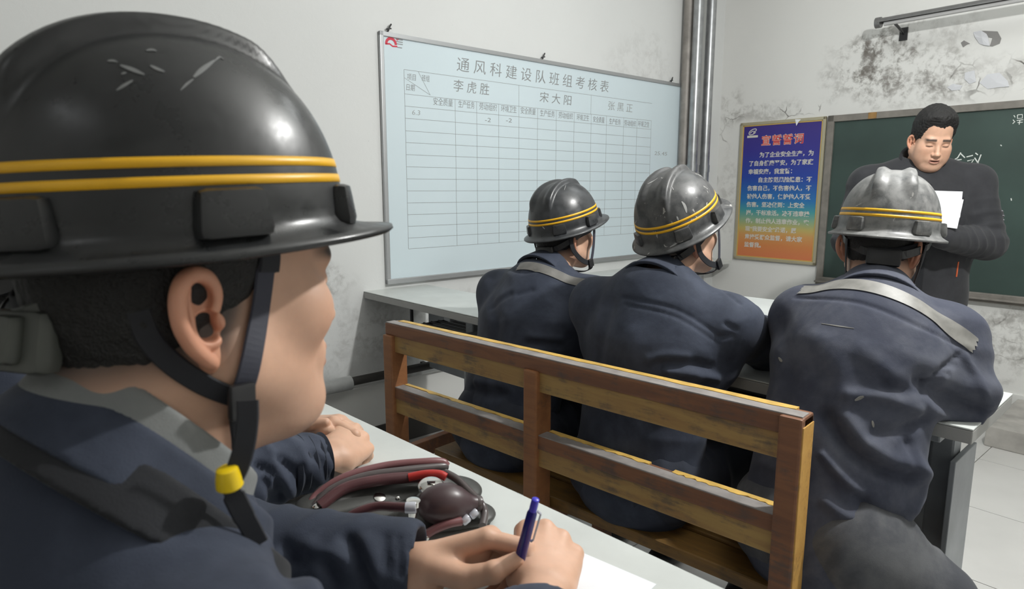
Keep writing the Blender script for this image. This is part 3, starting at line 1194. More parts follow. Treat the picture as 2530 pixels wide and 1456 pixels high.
MB().tube([(.03, 0, -.012), (Lh - .03, 0, -.012)], .013, 12).build('fluorescent_tube', M['white_plastic'], lamp, True)
b_ = MB().tube([(-.018, 0, 0), (.012, 0, 0)], .031, 14)
b_.build('end_cap', M['tube_steel'], lamp, True)
for x in (.07, 1.2):
    b_ = MB().tube([(x, 0, .0), (x, LO * .5, -.02), (x, LO - .01, -.045)], .008, 8)
    b_.box(x - .022, x + .022, LO - .012, LO - .002, -.085, -.01)
    b_.build('bracket', M['black_steel'], lamp)
rz = inB(2160, 272)
MB().box(rz[0] - .02, rz[0] + .03, -.036, -.033, bz1 - .04, bz1 - .001).build('rust_stain', M['rust'], bb)

# ================================================================== DESKS AND BENCH


def desk(name, origin, xd, length, depth, top_z, label, legs, basket=True, panel=True, edge='desk_edge', group=None, panel_y=None):
    """origin = left near corner of the top on the floor; legs = distances along the desk"""
    root = empty(name, fr(origin, xd), label, 'desk', group)
    b_ = MB()
    b_.box(0, length, 0, depth, top_z - .004, top_z, .002)
    b_.build('desk_top', M['desk_top'], root)
    b_ = MB()
    b_.box(0, length, 0, depth, top_z - .034, top_z - .0045, .003)
    b_.build('edge_band', M[edge], root)
    for x in legs:
        b_ = MB()
        b_.box(x - .025, x + .025, depth * .45, depth * .45 + .06, .03, top_z - .034, .006)
        b_.box(x - .022, x + .022, depth * .12, depth * .92, top_z - .062, top_z - .036, .004)
        b_.box(x - .028, x + .028, .03, depth - .02, 0, .035, .008)
        b_.box(x + .03, x + .042, depth * .3, depth * .8, .06, top_z - .12, .002)
        b_.build('leg', M['grey_steel'], root)
    if panel:
        py_ = panel_y or depth - .05
        MB().box(.1, length - .1, py_, py_ + .015, top_z - .42, top_z - .07, .002).build('modesty_panel', M['grey_steel'], root)
    if basket:
        for k in range(6):
            y = depth * .16 + k * depth * .12
            MB().tube([(.3, y, top_z - .135), (length - .3, y, top_z - .135)], .0065, 8).build('basket_bar', M['black_steel'], root, True)
        for x in (.3, length - .3, length / 2):
            b_ = MB().tube([(x, depth * .12, top_z - .14), (x, depth * .8, top_z - .14)], .007, 8)
            b_.tube([(x + .03, depth * .16, top_z - .036), (x + .03, depth * .16, top_z - .135)], .008, 8)
            b_.build('basket_bracket', M['black_steel'], root, True)
    return root


DT = .82
T1 = V3(.702, -.712, 0)
N1 = V3(.712, .702, 0)
D1 = ph(775, 984, DT)
D1[2] = 0
D1o = D1 - T1 * 1.35 - N1 * .45
desk('writing_desk', D1o, T1, 3.1, .45, DT, 'pale grey desk carrying the paper, the medical kit and the clasped hands', (.3, 2.8), basket=False)
D2T = .807
D2R = ph(2405, 1062, D2T)
D2L = ph(895, 719, D2T)
D2R[2] = D2L[2] = 0
D2X = (D2R - D2L) / np.linalg.norm(D2R - D2L)
D2N = np.cross(UP, D2X)
D2LEN = np.linalg.norm(D2R - D2L)
desk('writing_desk', D2L + D2X * .012, D2X, D2LEN - .012, .36, D2T, 'long pale grey desk in front of the three seated men, end against the wall', (.62, D2LEN - .10))

# bench in front of the camera
TB = V3(.7314, -.682, 0)
NB = V3(.682, .7314, 0)
BZ = .86
BR = ph(1988, 1033, BZ)
BR[2] = 0
BL = ph(950, 795, BZ)
BL[2] = 0
TB = (BR - BL) / np.linalg.norm(BR - BL)
NB = np.cross(UP, TB)
BLEN = np.linalg.norm(BR - BL)


def W(t, n, z):                                  # bench coordinates: t along it (0 = right end), n forward, z up
    return BR + TB * t + NB * n + UP * z


bench = empty('bench', fr(BL, TB), 'worn yellow and brown wooden bench with open rail back under three miners', 'bench', 'wooden benches')


def jag(x0, x1, y0, y1, z0, z1, seed, amp):
    """a chipped strip: the long front edge wanders"""
    r = random.Random(seed)
    n_ = 26
    v_, f_ = [], []
    for i in range(n_ + 1):
        x = x0 + (x1 - x0) * i / n_
        yy = y0 + amp * r.random()
        v_ += [(x, yy, z0), (x, y1, z0), (x, y1, z1), (x, yy, z1)]
    for i in range(n_):
        a = i * 4
        for k in range(4):
            f_.append((a + k, a + (k + 1) % 4, a + 4 + (k + 1) % 4, a + 4 + k))
    f_ += [(3, 2, 1, 0), (n_ * 4, n_ * 4 + 1, n_ * 4 + 2, n_ * 4 + 3)]
    return v_, f_


mid = BLEN - .735 * .96
pw = .046
# top rail: chamfered cap board and yellow board, lower rail in two lengths
RD = .056
MB().box(.0, BLEN, .0, RD, BZ - .044, BZ - .002, .006).build('cap_board', M['wood_red'], bench)
MB().box(pw - .004, BLEN - pw + .004, .006, RD - .006, BZ - .100, BZ - .042, .004).build('top_rail', M['wood_yellow'], bench)
MB().box(.004, BLEN - .004, .002, RD - .018, BZ - .004, BZ, .0015).build('worn_top', M['wood_grey'], bench)
b_ = MB()
b_.add(*jag(.03, BLEN - .03, RD - .024, RD + .001, BZ - .012, BZ + .0012, 3, .008))
b_.build('chipped_edge', M['wood_edge'], bench)
LZ = .642
for (x0, x1, sd) in ((pw - .005, mid - pw / 2 + .004, 5), (mid + pw / 2 - .004, BLEN - pw + .005, 6)):
    MB().box(x0, x1, .0, RD - .004, LZ - .040, LZ - .002, .004).build('lower_cap', M['wood_red'], bench)
    MB().box(x0, x1, .004, RD - .008, LZ - .092, LZ - .038, .004).build('lower_rail', M['wood_yellow'], bench)
    MB().box(x0 + .004, x1 - .004, .001, RD - .018, LZ - .004, LZ, .0015).build('worn_top', M['wood_grey'], bench)
    xs_ = ((x0 + .01, x1 - .01, sd),) if sd == 5 else ((x0 + .01, x0 + (x1 - x0) * .50, 6), (x0 + (x1 - x0) * .60, x1 - .01, 9))
    for xa, xb, sd_ in xs_:
        b_ = MB()
        b_.add(*jag(xa, xb, RD - .024, RD - .002, LZ - .012, LZ + .0012, sd_, .010))
        b_.build('chipped_edge', M['wood_edge'], bench)
SEAT = .44


def post(x, m, z1):
    root_ = MB().box(x, x + pw, -.010, RD, 0, z1, .005).build('post', M[m], bench)
    return root_


post(0, 'wood_orange', BZ - .042)
post(BLEN - pw, 'wood_red', BZ - .003)
MB().box(BLEN - .003, BLEN + .0025, -.006, RD - .004, .0, BZ - .02, .001).build('bright_end', M['wood_bright'], bench)  # thin brighter facing on the right end of the post
post(mid - pw / 2, 'wood_orange', BZ - .04)
for k, (y0, y1) in enumerate(((.062, .165), (.175, .29), (.30, .40))):
    MB().box(.17, BLEN + .18, y0, y1, SEAT - .032, SEAT, .006).build('seat_plank', M['seat_wood'], bench)
for x in (.0, BLEN - pw, mid - pw / 2):
    MB().box(x, x + pw, .32, .37, 0, SEAT - .03, .005).build('front_leg', M['wood_red'], bench)
    MB().box(x + .008, x + pw - .008, .036, .33, SEAT - .09, SEAT - .031, .004).build('seat_bearer', M['wood_red'], bench)

# the same bench behind the near desk, for the two men there
bench2 = bench.copy()
COL.objects.link(bench2)
bench2.matrix_world = fr(T1 * -1.40 + N1 * -.19, T1)
bench2['label'] = 'wooden bench under the two men at the desk with the medical kit'
for c_ in list(bench.children):
    d_ = c_.copy()
    COL.objects.link(d_)
    d_.parent = bench2

# table at the front of the room
ft = W(-1.45, 1.07, 0)
desk('lecture_table', ft, TB, 1.02, .5, DT, 'pale table partly hidden between the seated men and the poster wall', (.15, .87), basket=False, edge='desk_top', panel_y=.06)


# ================================================================== HELMETS
def headframe(c, yaw, pitch, roll, sc=1.):
    """yaw to the right of +Y, pitch > 0 looks up, roll > 0 lifts the left side; local X forward, Y left, Z up"""
    y, p, r = (math.radians(v) for v in (yaw, pitch, roll))
    f = V3(math.sin(y), math.cos(y), 0)
    l = V3(-math.cos(y), math.sin(y), 0)
    u = UP
    f2 = f * math.cos(p) + u * math.sin(p)
    u2 = u * math.cos(p) - f * math.sin(p)
    l3 = l * math.cos(r) + u2 * math.sin(r)
    u3 = u2 * math.cos(r) - l * math.sin(r)
    A = np.stack([f2, l3, u3], 1)
    mx = Matrix([[*(A[i] * sc), c[i]] for i in range(3)] + [[0, 0, 0, 1]])
    return mx, A, np.array(c, float)


LX, LY, HH, EXP = .134, .112, .152, 2.35


def sstep(x, a, b):
    t = np.clip((x - a) / (b - a), 0, 1)
    return t * t * (3 - 2 * t)


def shell_pt(az, phi, off=0.):
    """point of the shell; az 0 = front, phi 0 = rim .. pi/2 = crown"""
    az, phi = np.asarray(az, float), np.asarray(phi, float)
    k = np.cos(phi) ** (2 / EXP)
    x, y, z = LX * k * np.cos(az), LY * k * np.sin(az), HH * np.sin(phi) ** (2 / EXP)
    n = np.stack([x / LX ** 2, y / LY ** 2, z / HH ** 2 * .9], -1)
    n /= np.linalg.norm(n, axis=-1, keepdims=True) + 1e-9
    yr = .032 - .085 * np.clip(x + .02, -.10, .12)          # the ridges run closer together towards the front
    ay = np.abs(y)
    top = (1 - sstep(ay, yr + .001, yr + .011)) * (.22 + .78 * sstep(ay, yr * .30, yr * .80))
    top = np.where(z > .04, top, 0)
    win = sstep(x, -.118, -.088) * (1 - sstep(x, .055, .105)) * sstep(z, .062, .092)
    h = .0125 * top * win + off
    return np.stack([x, y, z], -1) + n * h[..., None]


def phi_z(z):
    return math.asin((z / HH) ** (EXP / 2))


def make_helmet(mx, label, shell_m, strap=True, cat='helmet', knob='black_plastic', stripe_m='stripe', kpos=(-.121, 0, -.056), krot=0.):
    root = empty('safety_helmet', mx, label, cat, 'yellow-striped mining helmets')
    NA, NP = 160, 44
    v, f = [], []
    az = np.linspace(0, 2 * PI, NA, endpoint=False)
    # brim: inner underside, edge, upper side, then the shell
    c, s_ = np.cos(az), np.sin(az)
    ex = .019 + .026 * np.clip(c, 0, 1) ** 2.0 + .008 * np.clip(-c, 0, 1) ** 2
    rows = []
    for fr_, z_ in ((-.22, -.001), (0., -.0035), (.5, -.0085), (.92, -.0125), (1.0, -.0105), (.98, -.0075), (.6, -.004), (.28, .0005), (.10, .005)):
        x = (LX + ex * fr_) * c if fr_ >= 0 else (LX - .004) * c
        y = (LY + ex * fr_) * s_ if fr_ >= 0 else (LY - .004) * s_
        zz_ = np.full(NA, z_) + .006 * fr_ * np.clip(c, 0, 1)
        rows.append(np.stack([x, y, zz_], 1))
    for ph_ in np.linspace(phi_z(.011), PI / 2 - .03, NP):
        rows.append(shell_pt(az, np.full(NA, ph_)))
    v = np.concatenate(rows)
    nr = len(rows)
    for i in range(nr - 1):
        for k in range(NA):
            f.append((i * NA + k, i * NA + (k + 1) % NA, (i + 1) * NA + (k + 1) % NA, (i + 1) * NA + k))
    top = len(v)
    v = np.vstack([v, shell_pt(np.array([0.]), np.array([PI / 2 - .001]))])
    for k in range(NA):
        f.append(((nr - 1) * NA + k, (nr - 1) * NA + (k + 1) % NA, top))
    sh = link('shell', mesh_np('shell', v, f), M[shell_m], root, True)
    # two yellow tapes
    for z0, z1 in ((.0370, .0435), (.0495, .0560)):
        rr = [shell_pt(az, np.full(NA, phi_z(z_)), o_) for z_, o_ in ((z0, -.001), (z0, .0006), ((z0 + z1) / 2, .0007), (z1, .0006), (z1, -.001))]
        vv = np.concatenate(rr)
        ff = [(i * NA + k, i * NA + (k + 1) % NA, (i + 1) * NA + (k + 1) % NA, (i + 1) * NA + k) for i in range(4) for k in range(NA)]
        link('stripe', mesh_np('stripe', vv, ff), M[stripe_m], root, True)
    # side sockets, lamp lugs at the front, slots at the back
    for sg in (1, -1):
        for (a0, wid, hgt, out, nm) in ((88, .046, .034, .013, 'accessory_socket'), (36, .024, .034, .012, 'lamp_lug'), (143, .042, .034, .009, 'rear_socket')):
            a = math.radians(a0) * sg
            base = shell_pt(np.array([a]), np.array([phi_z(.020)]))[0]
            nrm = V3(base[0] / LX ** 2, base[1] / LY ** 2, 0)
            nrm /= np.linalg.norm(nrm)
            tan = V3(-nrm[1], nrm[0], 0)
            b_ = MB()
            b_.box(-wid / 2, wid / 2, -.012, out, -.018, hgt - .018, min(.007, wid * .42))
            for vv in b_.bm.verts:
                if vv.co.z < 0:
                    vv.co.x *= 1.12
                if vv.co.z > 0 and vv.co.y > 0:
                    vv.co.y *= .8
            o = b_.build(nm, M[shell_m], root, True)
            o.matrix_local = Matrix([[tan[0], nrm[0], 0, base[0]], [tan[1], nrm[1], 0, base[1]], [0, 0, 1, .019], [0, 0, 0, 1]])
    # headband inside and ratchet at the back
    rr = []
    for z_, d in ((-.004, .018), (-.030, .020), (-.030, .024), (-.004, .022)):
        rr.append(np.stack([(LX - d) * c * .93 - .006, (LY - d) * s_ * .95, np.full(NA, z_) - .028 * np.clip(-c, 0, 1) ** 2], 1))
    vv = np.concatenate(rr)
    ff = [(i * NA + k, i * NA + (k + 1) % NA, ((i + 1) % 4) * NA + (k + 1) % NA, ((i + 1) % 4) * NA + k) for i in range(4) for k in range(NA)]
    link('headband', mesh_np('headband', vv, ff), M['strap'], root, True)
    b_ = MB()
    b_.box(-.014, .006, -.036, .036, -.021, .021, .008)
    o = b_.build('rear_ratchet', M[knob], root, True)
    o.location = kpos
    o.rotation_euler = (0, .25, krot)
    if krot:
        b_ = MB().box(-.024, -.008, -.022, .022, -.015, .017, .006)
        k_ = b_.build('ratchet_knob', M[knob], o, True)
    b_ = MB()
    for sg in (1, -1):
        v_, f_ = ribbon_arr(catmull([(-.122, 0, -.052), (-.108, .045 * sg, -.044), (-.066, .084 * sg, -.026), (-.03, .095 * sg, -.010)], 6), .020, .003, [V3(-1, 0, 0)] * 6 + [V3(-.8, .5 * sg, 0)] * 6 + [V3(0, sg, 0)] * 7)
        b_.add(v_, f_)
    b_.build('nape_band', M[knob], root)
    if strap:
        for sg in (1, -1):
            jn = V3(.008, .074 * sg, -.132)
            v_, f_ = ribbon_arr(catmull([(.040, .094 * sg, -.002), (.040, .088 * sg, -.035), (.032, .081 * sg, -.080), (.016, .0755 * sg, -.122), jn], 6), .017, .0022, V3(.2, sg, 0))
            o = link('chin_strap', mesh_np('chin_strap', v_, f_), M['strap_slate'], root)
            v_, f_ = ribbon_arr(catmull([(-.075, .083 * sg, -.020), (-.074, .080 * sg, -.058), (-.045, .076 * sg, -.098), (-.015, .074 * sg, -.122), jn], 6), .017, .0022, V3(-.3, sg, 0))
            link('nape_strap', mesh_np('nape_strap', v_, f_), M['strap'], root)
        v_, f_ = ribbon_arr(catmull([(.008, .074, -.132), (.025, .055, -.158), (.035, .02, -.172), (.035, -.02, -.172), (.025, -.055, -.158), (.008, -.074, -.132)], 6), .016, .0022, V3(0, 0, -1))
        link('chin_strap', mesh_np('chin_strap', v_, f_), M['strap'], root)
        for sg in (1, -1):
            b_ = MB().box(-.012, .012, -.004, .004, -.014, .014, .003)
            o = b_.build('strap_buckle', M['black_plastic'], root)
            o.location = (.008, .076 * sg, -.132)
    return root


FG_H = ((-.266, .521, CAMZ - .037), 48, 2.3, -1.4)
H1_H = ((.182, 2.24, CAMZ - .128), 44, 13.2, -4.2)
H2_H = ((.466, 1.813, CAMZ - .099), 41, 23.9, -8.5)
H3_H = ((.93, 1.619, CAMZ - .109), 29, -3.2, 3.4)
M2_H = ((-.60, .90, CAMZ - .085), 47., -2., 0.)
hf = make_helmet(headframe(*FG_H)[0], 'large glossy black helmet with scratched dome on the man holding the pen', 'hel_black', strap=False, knob='grey_plastic', kpos=(-.112, -.028, -.060), krot=.45)
h1 = make_helmet(headframe(*H1_H)[0], 'clean dark helmet seen in front of the ruled whiteboard table', 'hel_dark')
h2 = make_helmet(headframe(*H2_H)[0], 'chipped dark helmet with white paint flecks, tilted back in front of the steel pipes', 'hel_chip')
h3 = make_helmet(headframe(*H3_H)[0], 'dusty grey helmet in front of the standing man and the chalkboard', 'hel_dust')


# ================================================================== PEOPLE
def unit(a):
    a = np.array(a, float)
    return a / (np.linalg.norm(a) + 1e-12)


SKIN = V3(.62, .375, .262)


def ear_arrays(sg, h=.0009):
    """right-size ear in the frame (forward, out, up); sg = -1 right ear, 1 left"""
    s = Sculpt((-.030, -.018, -.046), (.028, .016, .042), h)
    P2 = lambda f, u, o: (f, o, u)
    s.ell(P2(-.003, .004, -.003), (.0150, .0042, .0265))
    s.ell(P2(.001, -.027, -.002), (.0088, .0050, .0105), k=.006)
    s.ell(P2(.006, -.002, -.009), (.0125, .010, .0255), k=.006)
    hx_ = [(.0070, .003), (.0125, .015), (.0095, .0265), (.0005, .0315), (-.0095, .0285), (-.0165, .0185), (-.0185, .004), (-.0150, -.010), (-.0085, -.021), (-.002, -.029)]
    cc = catmull([P2(a, b, .0030 + .0030 * max(0, -a) / .018) for a, b in hx_], 4)
    s.chain(cc, [.0040 + .0008 * math.sin(i / len(cc) * PI) for i in range(len(cc))], k=.0022)
    ah = [(-.0045, .0215), (-.0085, .0125), (-.0102, .002), (-.0078, -.0085), (-.001, -.0155), (.006, -.0155)]
    s.chain(catmull([P2(a, b, .0012) for a, b in ah], 4), [.0034] * 21, k=.003)
    s.ell(P2(.0020, -.0045, .0020), (.0092, .0100, .0102), k=.003, sub=True)
    s.ell(P2(.0025, -.0060, -.004), (.0045, .0090, .0052), k=.002, sub=True)
    s.ell(P2(.0010, .0150, .0030), (.0072, .0050, .0085), k=.003, sub=True)
    s.ell(P2(-.0135, .010, .0030), (.0018, .0035, .013), k=.002, sub=True)
    s.ell(P2(.0118, -.0045, .0005), (.0038, .0050, .0058), k=.003)
    v, q = s.arrays()
    return relax(v, q, 1), q


def head_arrays(F, c7w, h, opts):
    """skin of head and neck; F = (matrix, axes, centre) of the head, c7w = base of the neck in the room"""
    _, A, c = F
    sc = opts.get('sc', 1.)
    loc = lambda p: (np.array(p) - c) @ A / sc
    c7 = loc(c7w)
    lo = np.minimum(V3(-.14, -.125, -.22), c7 - .10)
    hi = V3(.14, .125, .14)
    s = Sculpt(lo, hi, h)
    s.ell((-.012, 0, .030), (.100, .078, .098))
    s.ell((-.050, 0, -.035), (.060, .066, .070), k=.03)
    s.ell((.028, 0, -.055), (.064, .0625, .084), k=.03)
    for g in (1, -1):
        s.rc((-.014, g * .054, -.082), (.054, g * .022, -.127), .026, .022, k=.025)
        s.ell((.050, g * .044, -.053), (.030, .024, .026), k=.02)
    if opts.get('plump'):
        for g in (1, -1):
            s.ell((.040, g * .044, -.088), (.036, .028, .044), k=.02)
    s.ell((.070, 0, -.132), (.022, .026, .020), k=.02)
    s.ell((.075, 0, -.096), (.021, .031, .025), k=.015)
    s.rc((.076, -.034, -.012), (.076, .034, -.012), .015, .015, k=.014)
    if opts.get('double_chin'):
        s.ell((.030, 0, -.140), (.050, .045, .024), k=.025)
    for g in (1, -1):
        s.ell((.097, g * .033, -.031), (.016, .019, .011), k=.012, sub=True)
        s.ell((.0735, g * .032, -.031), (.0135, .0145, .0125), k=.003)
    s.rc((.086, 0, -.024), (.104, 0, -.066), .0075, .0105, k=.011)
    s.ell((.1065, 0, -.0685), (.0112, .0115, .0092), k=.006)
    for g in (1, -1):
        s.ell((.0965, g * .0125, -.0715), (.0095, .0080, .0072), k=.005)
        s.ell((.104, g * .0065, -.0785), (.004, .0033, .004), k=.002, sub=True)
    s.chain([(.086, -.021, -.097), (.0935, -.011, -.0945), (.0955, 0, -.0955), (.0935, .011, -.0945), (.086, .021, -.097)], [.0035, .0050, .0050, .0050, .0035], k=.004)
    s.chain([(.086, -.019, -.1035), (.0925, -.010, -.1075), (.0940, 0, -.1085), (.0925, .010, -.1075), (.086, .019, -.1035)], [.0035, .0052, .0058, .0052, .0035], k=.004)
    s.ell((.100, 0, -.1012), (.014, .020, .0013 + opts.get('open', 0)), k=.001, sub=True)
    nr = opts.get('neck', .057)
    s.rc((-.022, 0, -.075), c7 + V3(.01, 0, 0), nr, nr + .008, k=.03)
    if opts.get('roll'):
        d_ = unit(c7 - V3(-.022, 0, -.075))
        s.rc((-.082, -.030, -.100), (-.082, .030, -.100), .021, .021, k=.02)
        s.rc((-.094, -.028, -.138), (-.094, .028, -.138), .019, .019, k=.016)
    v, q = s.arrays()
    v = relax(v, q, 2)
    x, y, z = v.T
    col = np.tile(SKIN * opts.get('tone', 1.), (len(v), 1))
    mixc = lambda m, cc: col * (1 - m[:, None]) + np.array(cc) * m[:, None]
    ayy = np.abs(y)
    flush = np.exp(-(((x - .06) / .03) ** 2 + ((ayy - .045) / .025) ** 2 + ((z + .065) / .03) ** 2)) * .35
    col = mixc(flush, SKIN * V3(1.0, .78, .74))
    beard = sstep(-z, .085, .12) * sstep(x, .0, .04) * .25
    col = mixc(beard, SKIN * V3(.62, .62, .66))
    lipm = ((x > .084) & (ayy < .022)).astype(float) * np.clip(1 - np.abs(z + .1015) / .0105, 0, 1) ** .5 * .75
    col = mixc(lipm, (.36, .14, .115))
    brow = np.exp(-((z - (-.0075 - .10 * np.clip(ayy - .034, 0, 1) ** 1.0)) / .0052) ** 2) * sstep(ayy, .009, .015) * (1 - sstep(ayy, .046, .054)) * (x > .05)
    col = mixc(np.clip(brow * 1.3, 0, .93), (.02, .016, .014))
    lash = np.exp(-((z + .0365 - .35 * np.clip(ayy - .03, 0, 1) * 0) / .0019) ** 2) * sstep(ayy, .017, .021) * (1 - sstep(ayy, .044, .048)) * (x > .066)
    col = mixc(np.clip(lash * 1.2, 0, .95), (.022, .016, .014))
    if opts.get('open'):
        mo = ((x > .078) & (ayy < .019)).astype(float) * np.exp(-((z + .1012) / .0022) ** 2)
        col = mixc(mo * .9, (.05, .015, .015))
    # cropped hair fading into the skin
    hl = -.070 - .20 * np.clip(-x - .045, 0, .1) + 2.1 * np.clip(x + .028, 0, .2) * opts.get('hairline', 1.)
    hm = sstep(z - hl, -.020, .018) * (1 - sstep(x, .010, .030)) * (z > -.14)
    if opts.get('bald_side'):
        hm *= 1
    col = mixc(hm * .93, (.020, .017, .016))
    W_ = lambda p: (p * sc) @ A.T + c
    vs, qs, cs = [W_(v)], [q], [col]
    ex = opts.get('ear_x', -.036)
    for g in (1, -1):
        ev, eq = ear_arrays(g, opts.get('ear_h', .0011))
        f, o, u = ev.T
        fl = math.radians(opts.get('ear_fl', 28))
        r = 1.06 * opts.get('ear_sc', 1.)
        # tilt backwards and flare the rear edge out
        ti = math.radians(10)
        f2, u2 = f * math.cos(ti) - u * math.sin(ti), f * math.sin(ti) + u * math.cos(ti)
        f3, o3 = f2 * math.cos(fl) + o * math.sin(fl), o * math.cos(fl) - f2 * math.sin(fl)
        p = np.stack([ex + f3 * r, g * (opts.get('ear_y', .0755) + o3 * r), opts.get('ear_z', -.047) + u2 * r], 1)
        if g < 0:
            eq2 = eq[:, ::-1]
        else:
            eq2 = eq
        # mirror handedness: (forward, out, up) is left-handed for the left side of the head
        ec = np.tile(SKIN * V3(1.0, .80, .74) * opts.get('tone', 1.), (len(p), 1))
        n0 = sum(len(a) for a in vs)
        vs.append(W_(p))
        qs.append(eq2 + n0)
        cs.append(ec)
    return np.concatenate(vs), np.concatenate(qs), np.concatenate(cs)


def hair_arrays(F, sc, h, full=False, seed=1):
    _, A, c = F
    s = Sculpt((-.135, -.105, -.135), (.125, .105, .155), h)
    e = .0045
    if not full:
        s.ell((-.012, 0, .030), (.100 + e, .078 + e, .098 + e))
        s.ell((-.050, 0, -.035), (.060 + e, .066 + e, .070 + e), k=.03)
        s.cut((-.080, 0, -.078), (.30, 0, -1), k=.008)
        s.cut((.012, 0, 0), (1, 0, -.25), k=.006)
        s.cut((0, 0, .06), (0, 0, 1))
    else:
        s.ell((-.014, 0, .030), (.107, .0845, .103))
        s.ell((.032, 0, .070), (.068, .068, .050), k=.02)
        s.ell((-.050, 0, -.030), (.064, .069, .072), k=.03)
        s.cut((-.075, 0, -.080), (.30, 0, -1), k=.008)
        s.cut((.076, 0, .012), (.88, 0, -.47), k=.006)
        for g in (1, -1):
            s.cut((.050, g * .062, .004), (.9, g * .42, -.22), k=.008)
            s.cut((.0, g * .078, -.040), (.55, g * .25, -.8), k=.006)
    v, q = s.arrays()
    v = relax(v, q, 1)
    n = vnormals(v, q)
    a = .0012 if not full else .0028
    v = v + n * (wav(v * V3(1, 1.6, 1), [220, 420, 700], seed) * a)[:, None]
    return (v * sc) @ A.T + c, q


def hand_prims(wrist, fwd, back, side, curls, thumb, spread=(5, 1, -3, -8), sc=1., thumb_world=True, elbow=None, wf=1.):
    x = unit(fwd)
    z = np.array(back, float)
    z = unit(z - x * (z @ x))
    y = np.cross(z, x)
    ys = side
    o = np.array(wrist, float)
    Wd = lambda p: o + sc * (x * p[0] + y * p[1] * ys + z * p[2])
    pr = []
    stub = Wd((-.060, 0, -.002)) if elbow is None else o + unit(np.array(elbow, float) - o) * .06
    pr.append(('rc', stub, Wd((.004, 0, -.004 * (wf - 1) * 10)), .0270 * sc * wf, .0255 * sc * wf, z, 1.28 / wf, .012))
    kn = [(.086, .031, -.001), (.091, .0105, .003), (.086, -.010, .001), (.077, -.029, -.005)]
    ln = [(.043, .026, .021), (.047, .030, .022), (.043, .028, .022), (.034, .021, .019)]
    base = [(.014, .016, 0), (.012, .006, .001), (.012, -.006, 0), (.014, -.016, -.002)]
    rad = [.0100, .0102, .0096, .0086]
    for i in range(4):
        pr.append(('rc', Wd(base[i]), Wd(kn[i]), .0150 * sc, rad[i] * 1.16 * sc, z, 1.0, .012))
    pr.append(('rc', Wd((.018, 0, -.008)), Wd((.070, .004, -.009)), .020 * sc, .017 * sc, z, 1.15, .012))
    pr.append(('rc', Wd((.012, -.018, -.008)), Wd((.060, -.024, -.010)), .015 * sc, .012 * sc, None, 1, .012))
    tips = []
    for i in range(4):
        p = np.array(kn[i])
        ang = 0.
        sp = math.radians(spread[i])
        for j in range(3):
            ang += math.radians(curls[i][j])
            d = V3(math.cos(ang) * math.cos(sp), math.cos(ang) * math.sin(sp), -math.sin(ang))
            p2 = p + d * ln[i][j]
            r0 = rad[i] * (1.0, .92, .84)[j]
            r1 = rad[i] * (.93, .85, .68)[j]
            pr.append(('rc', Wd(p), Wd(p2), r0 * sc, r1 * sc, None, 1, .0045 if j == 0 else .0025))
            if j < 2:
                pr.append(('ell', Wd(p2), (rad[i] * (.98, .90)[j] * sc,) * 3, .003))
            p = p2
        tips.append(Wd(p))
    tb = (.020, .024, -.010)
    if thumb_world:
        tp = [Wd(tb)] + [np.array(t, float) for t in thumb]
    else:
        tp = [Wd(tb)] + [Wd(t) for t in thumb]
    rr = [.0160, .0128, .0108, .0082]
    for j in range(3):
        pr.append(('rc', tp[j], tp[j + 1], rr[j] * sc, rr[j + 1] * sc, None, 1, (.012, .004, .003)[j]))
    pr.append(('ell', tp[2], (.0112 * sc,) * 3, .003))
    return pr, tips, tp


def hand_arrays(pr, h, seed=0, tone=1.):
    pts_ = []
    for p in pr:
        pts_ += [p[1], p[2]] if p[0] == 'rc' else [p[1]]
    lo, hi = np.min(pts_, 0) - .035, np.max(pts_, 0) + .035
    s = Sculpt(lo, hi, h)
    for p in pr:
        if p[0] == 'rc':
            s.rc(p[1], p[2], p[3], p[4], k=p[7], flat=p[5], fs=p[6])
        else:
            s.ell(p[1], p[2], k=p[3])
    v, q = s.arrays()
    v = relax(v, q, 2)
    n = vnormals(v, q)
    v = v + n * (wav(v, [160, 330], seed) * .00035)[:, None]
    col = np.tile(SKIN * tone, (len(v), 1)) * (1 + .06 * wav(v, [60], seed + 1))[:, None]
    col = col * np.array([1, 1, 1])
    return v, q, col


class Body:
    """joint positions of one person"""
    def __init__(s, **k):
        for a, b in k.items():
            setattr(s, a, np.array(b, float) if not isinstance(b, (int, float)) else b)


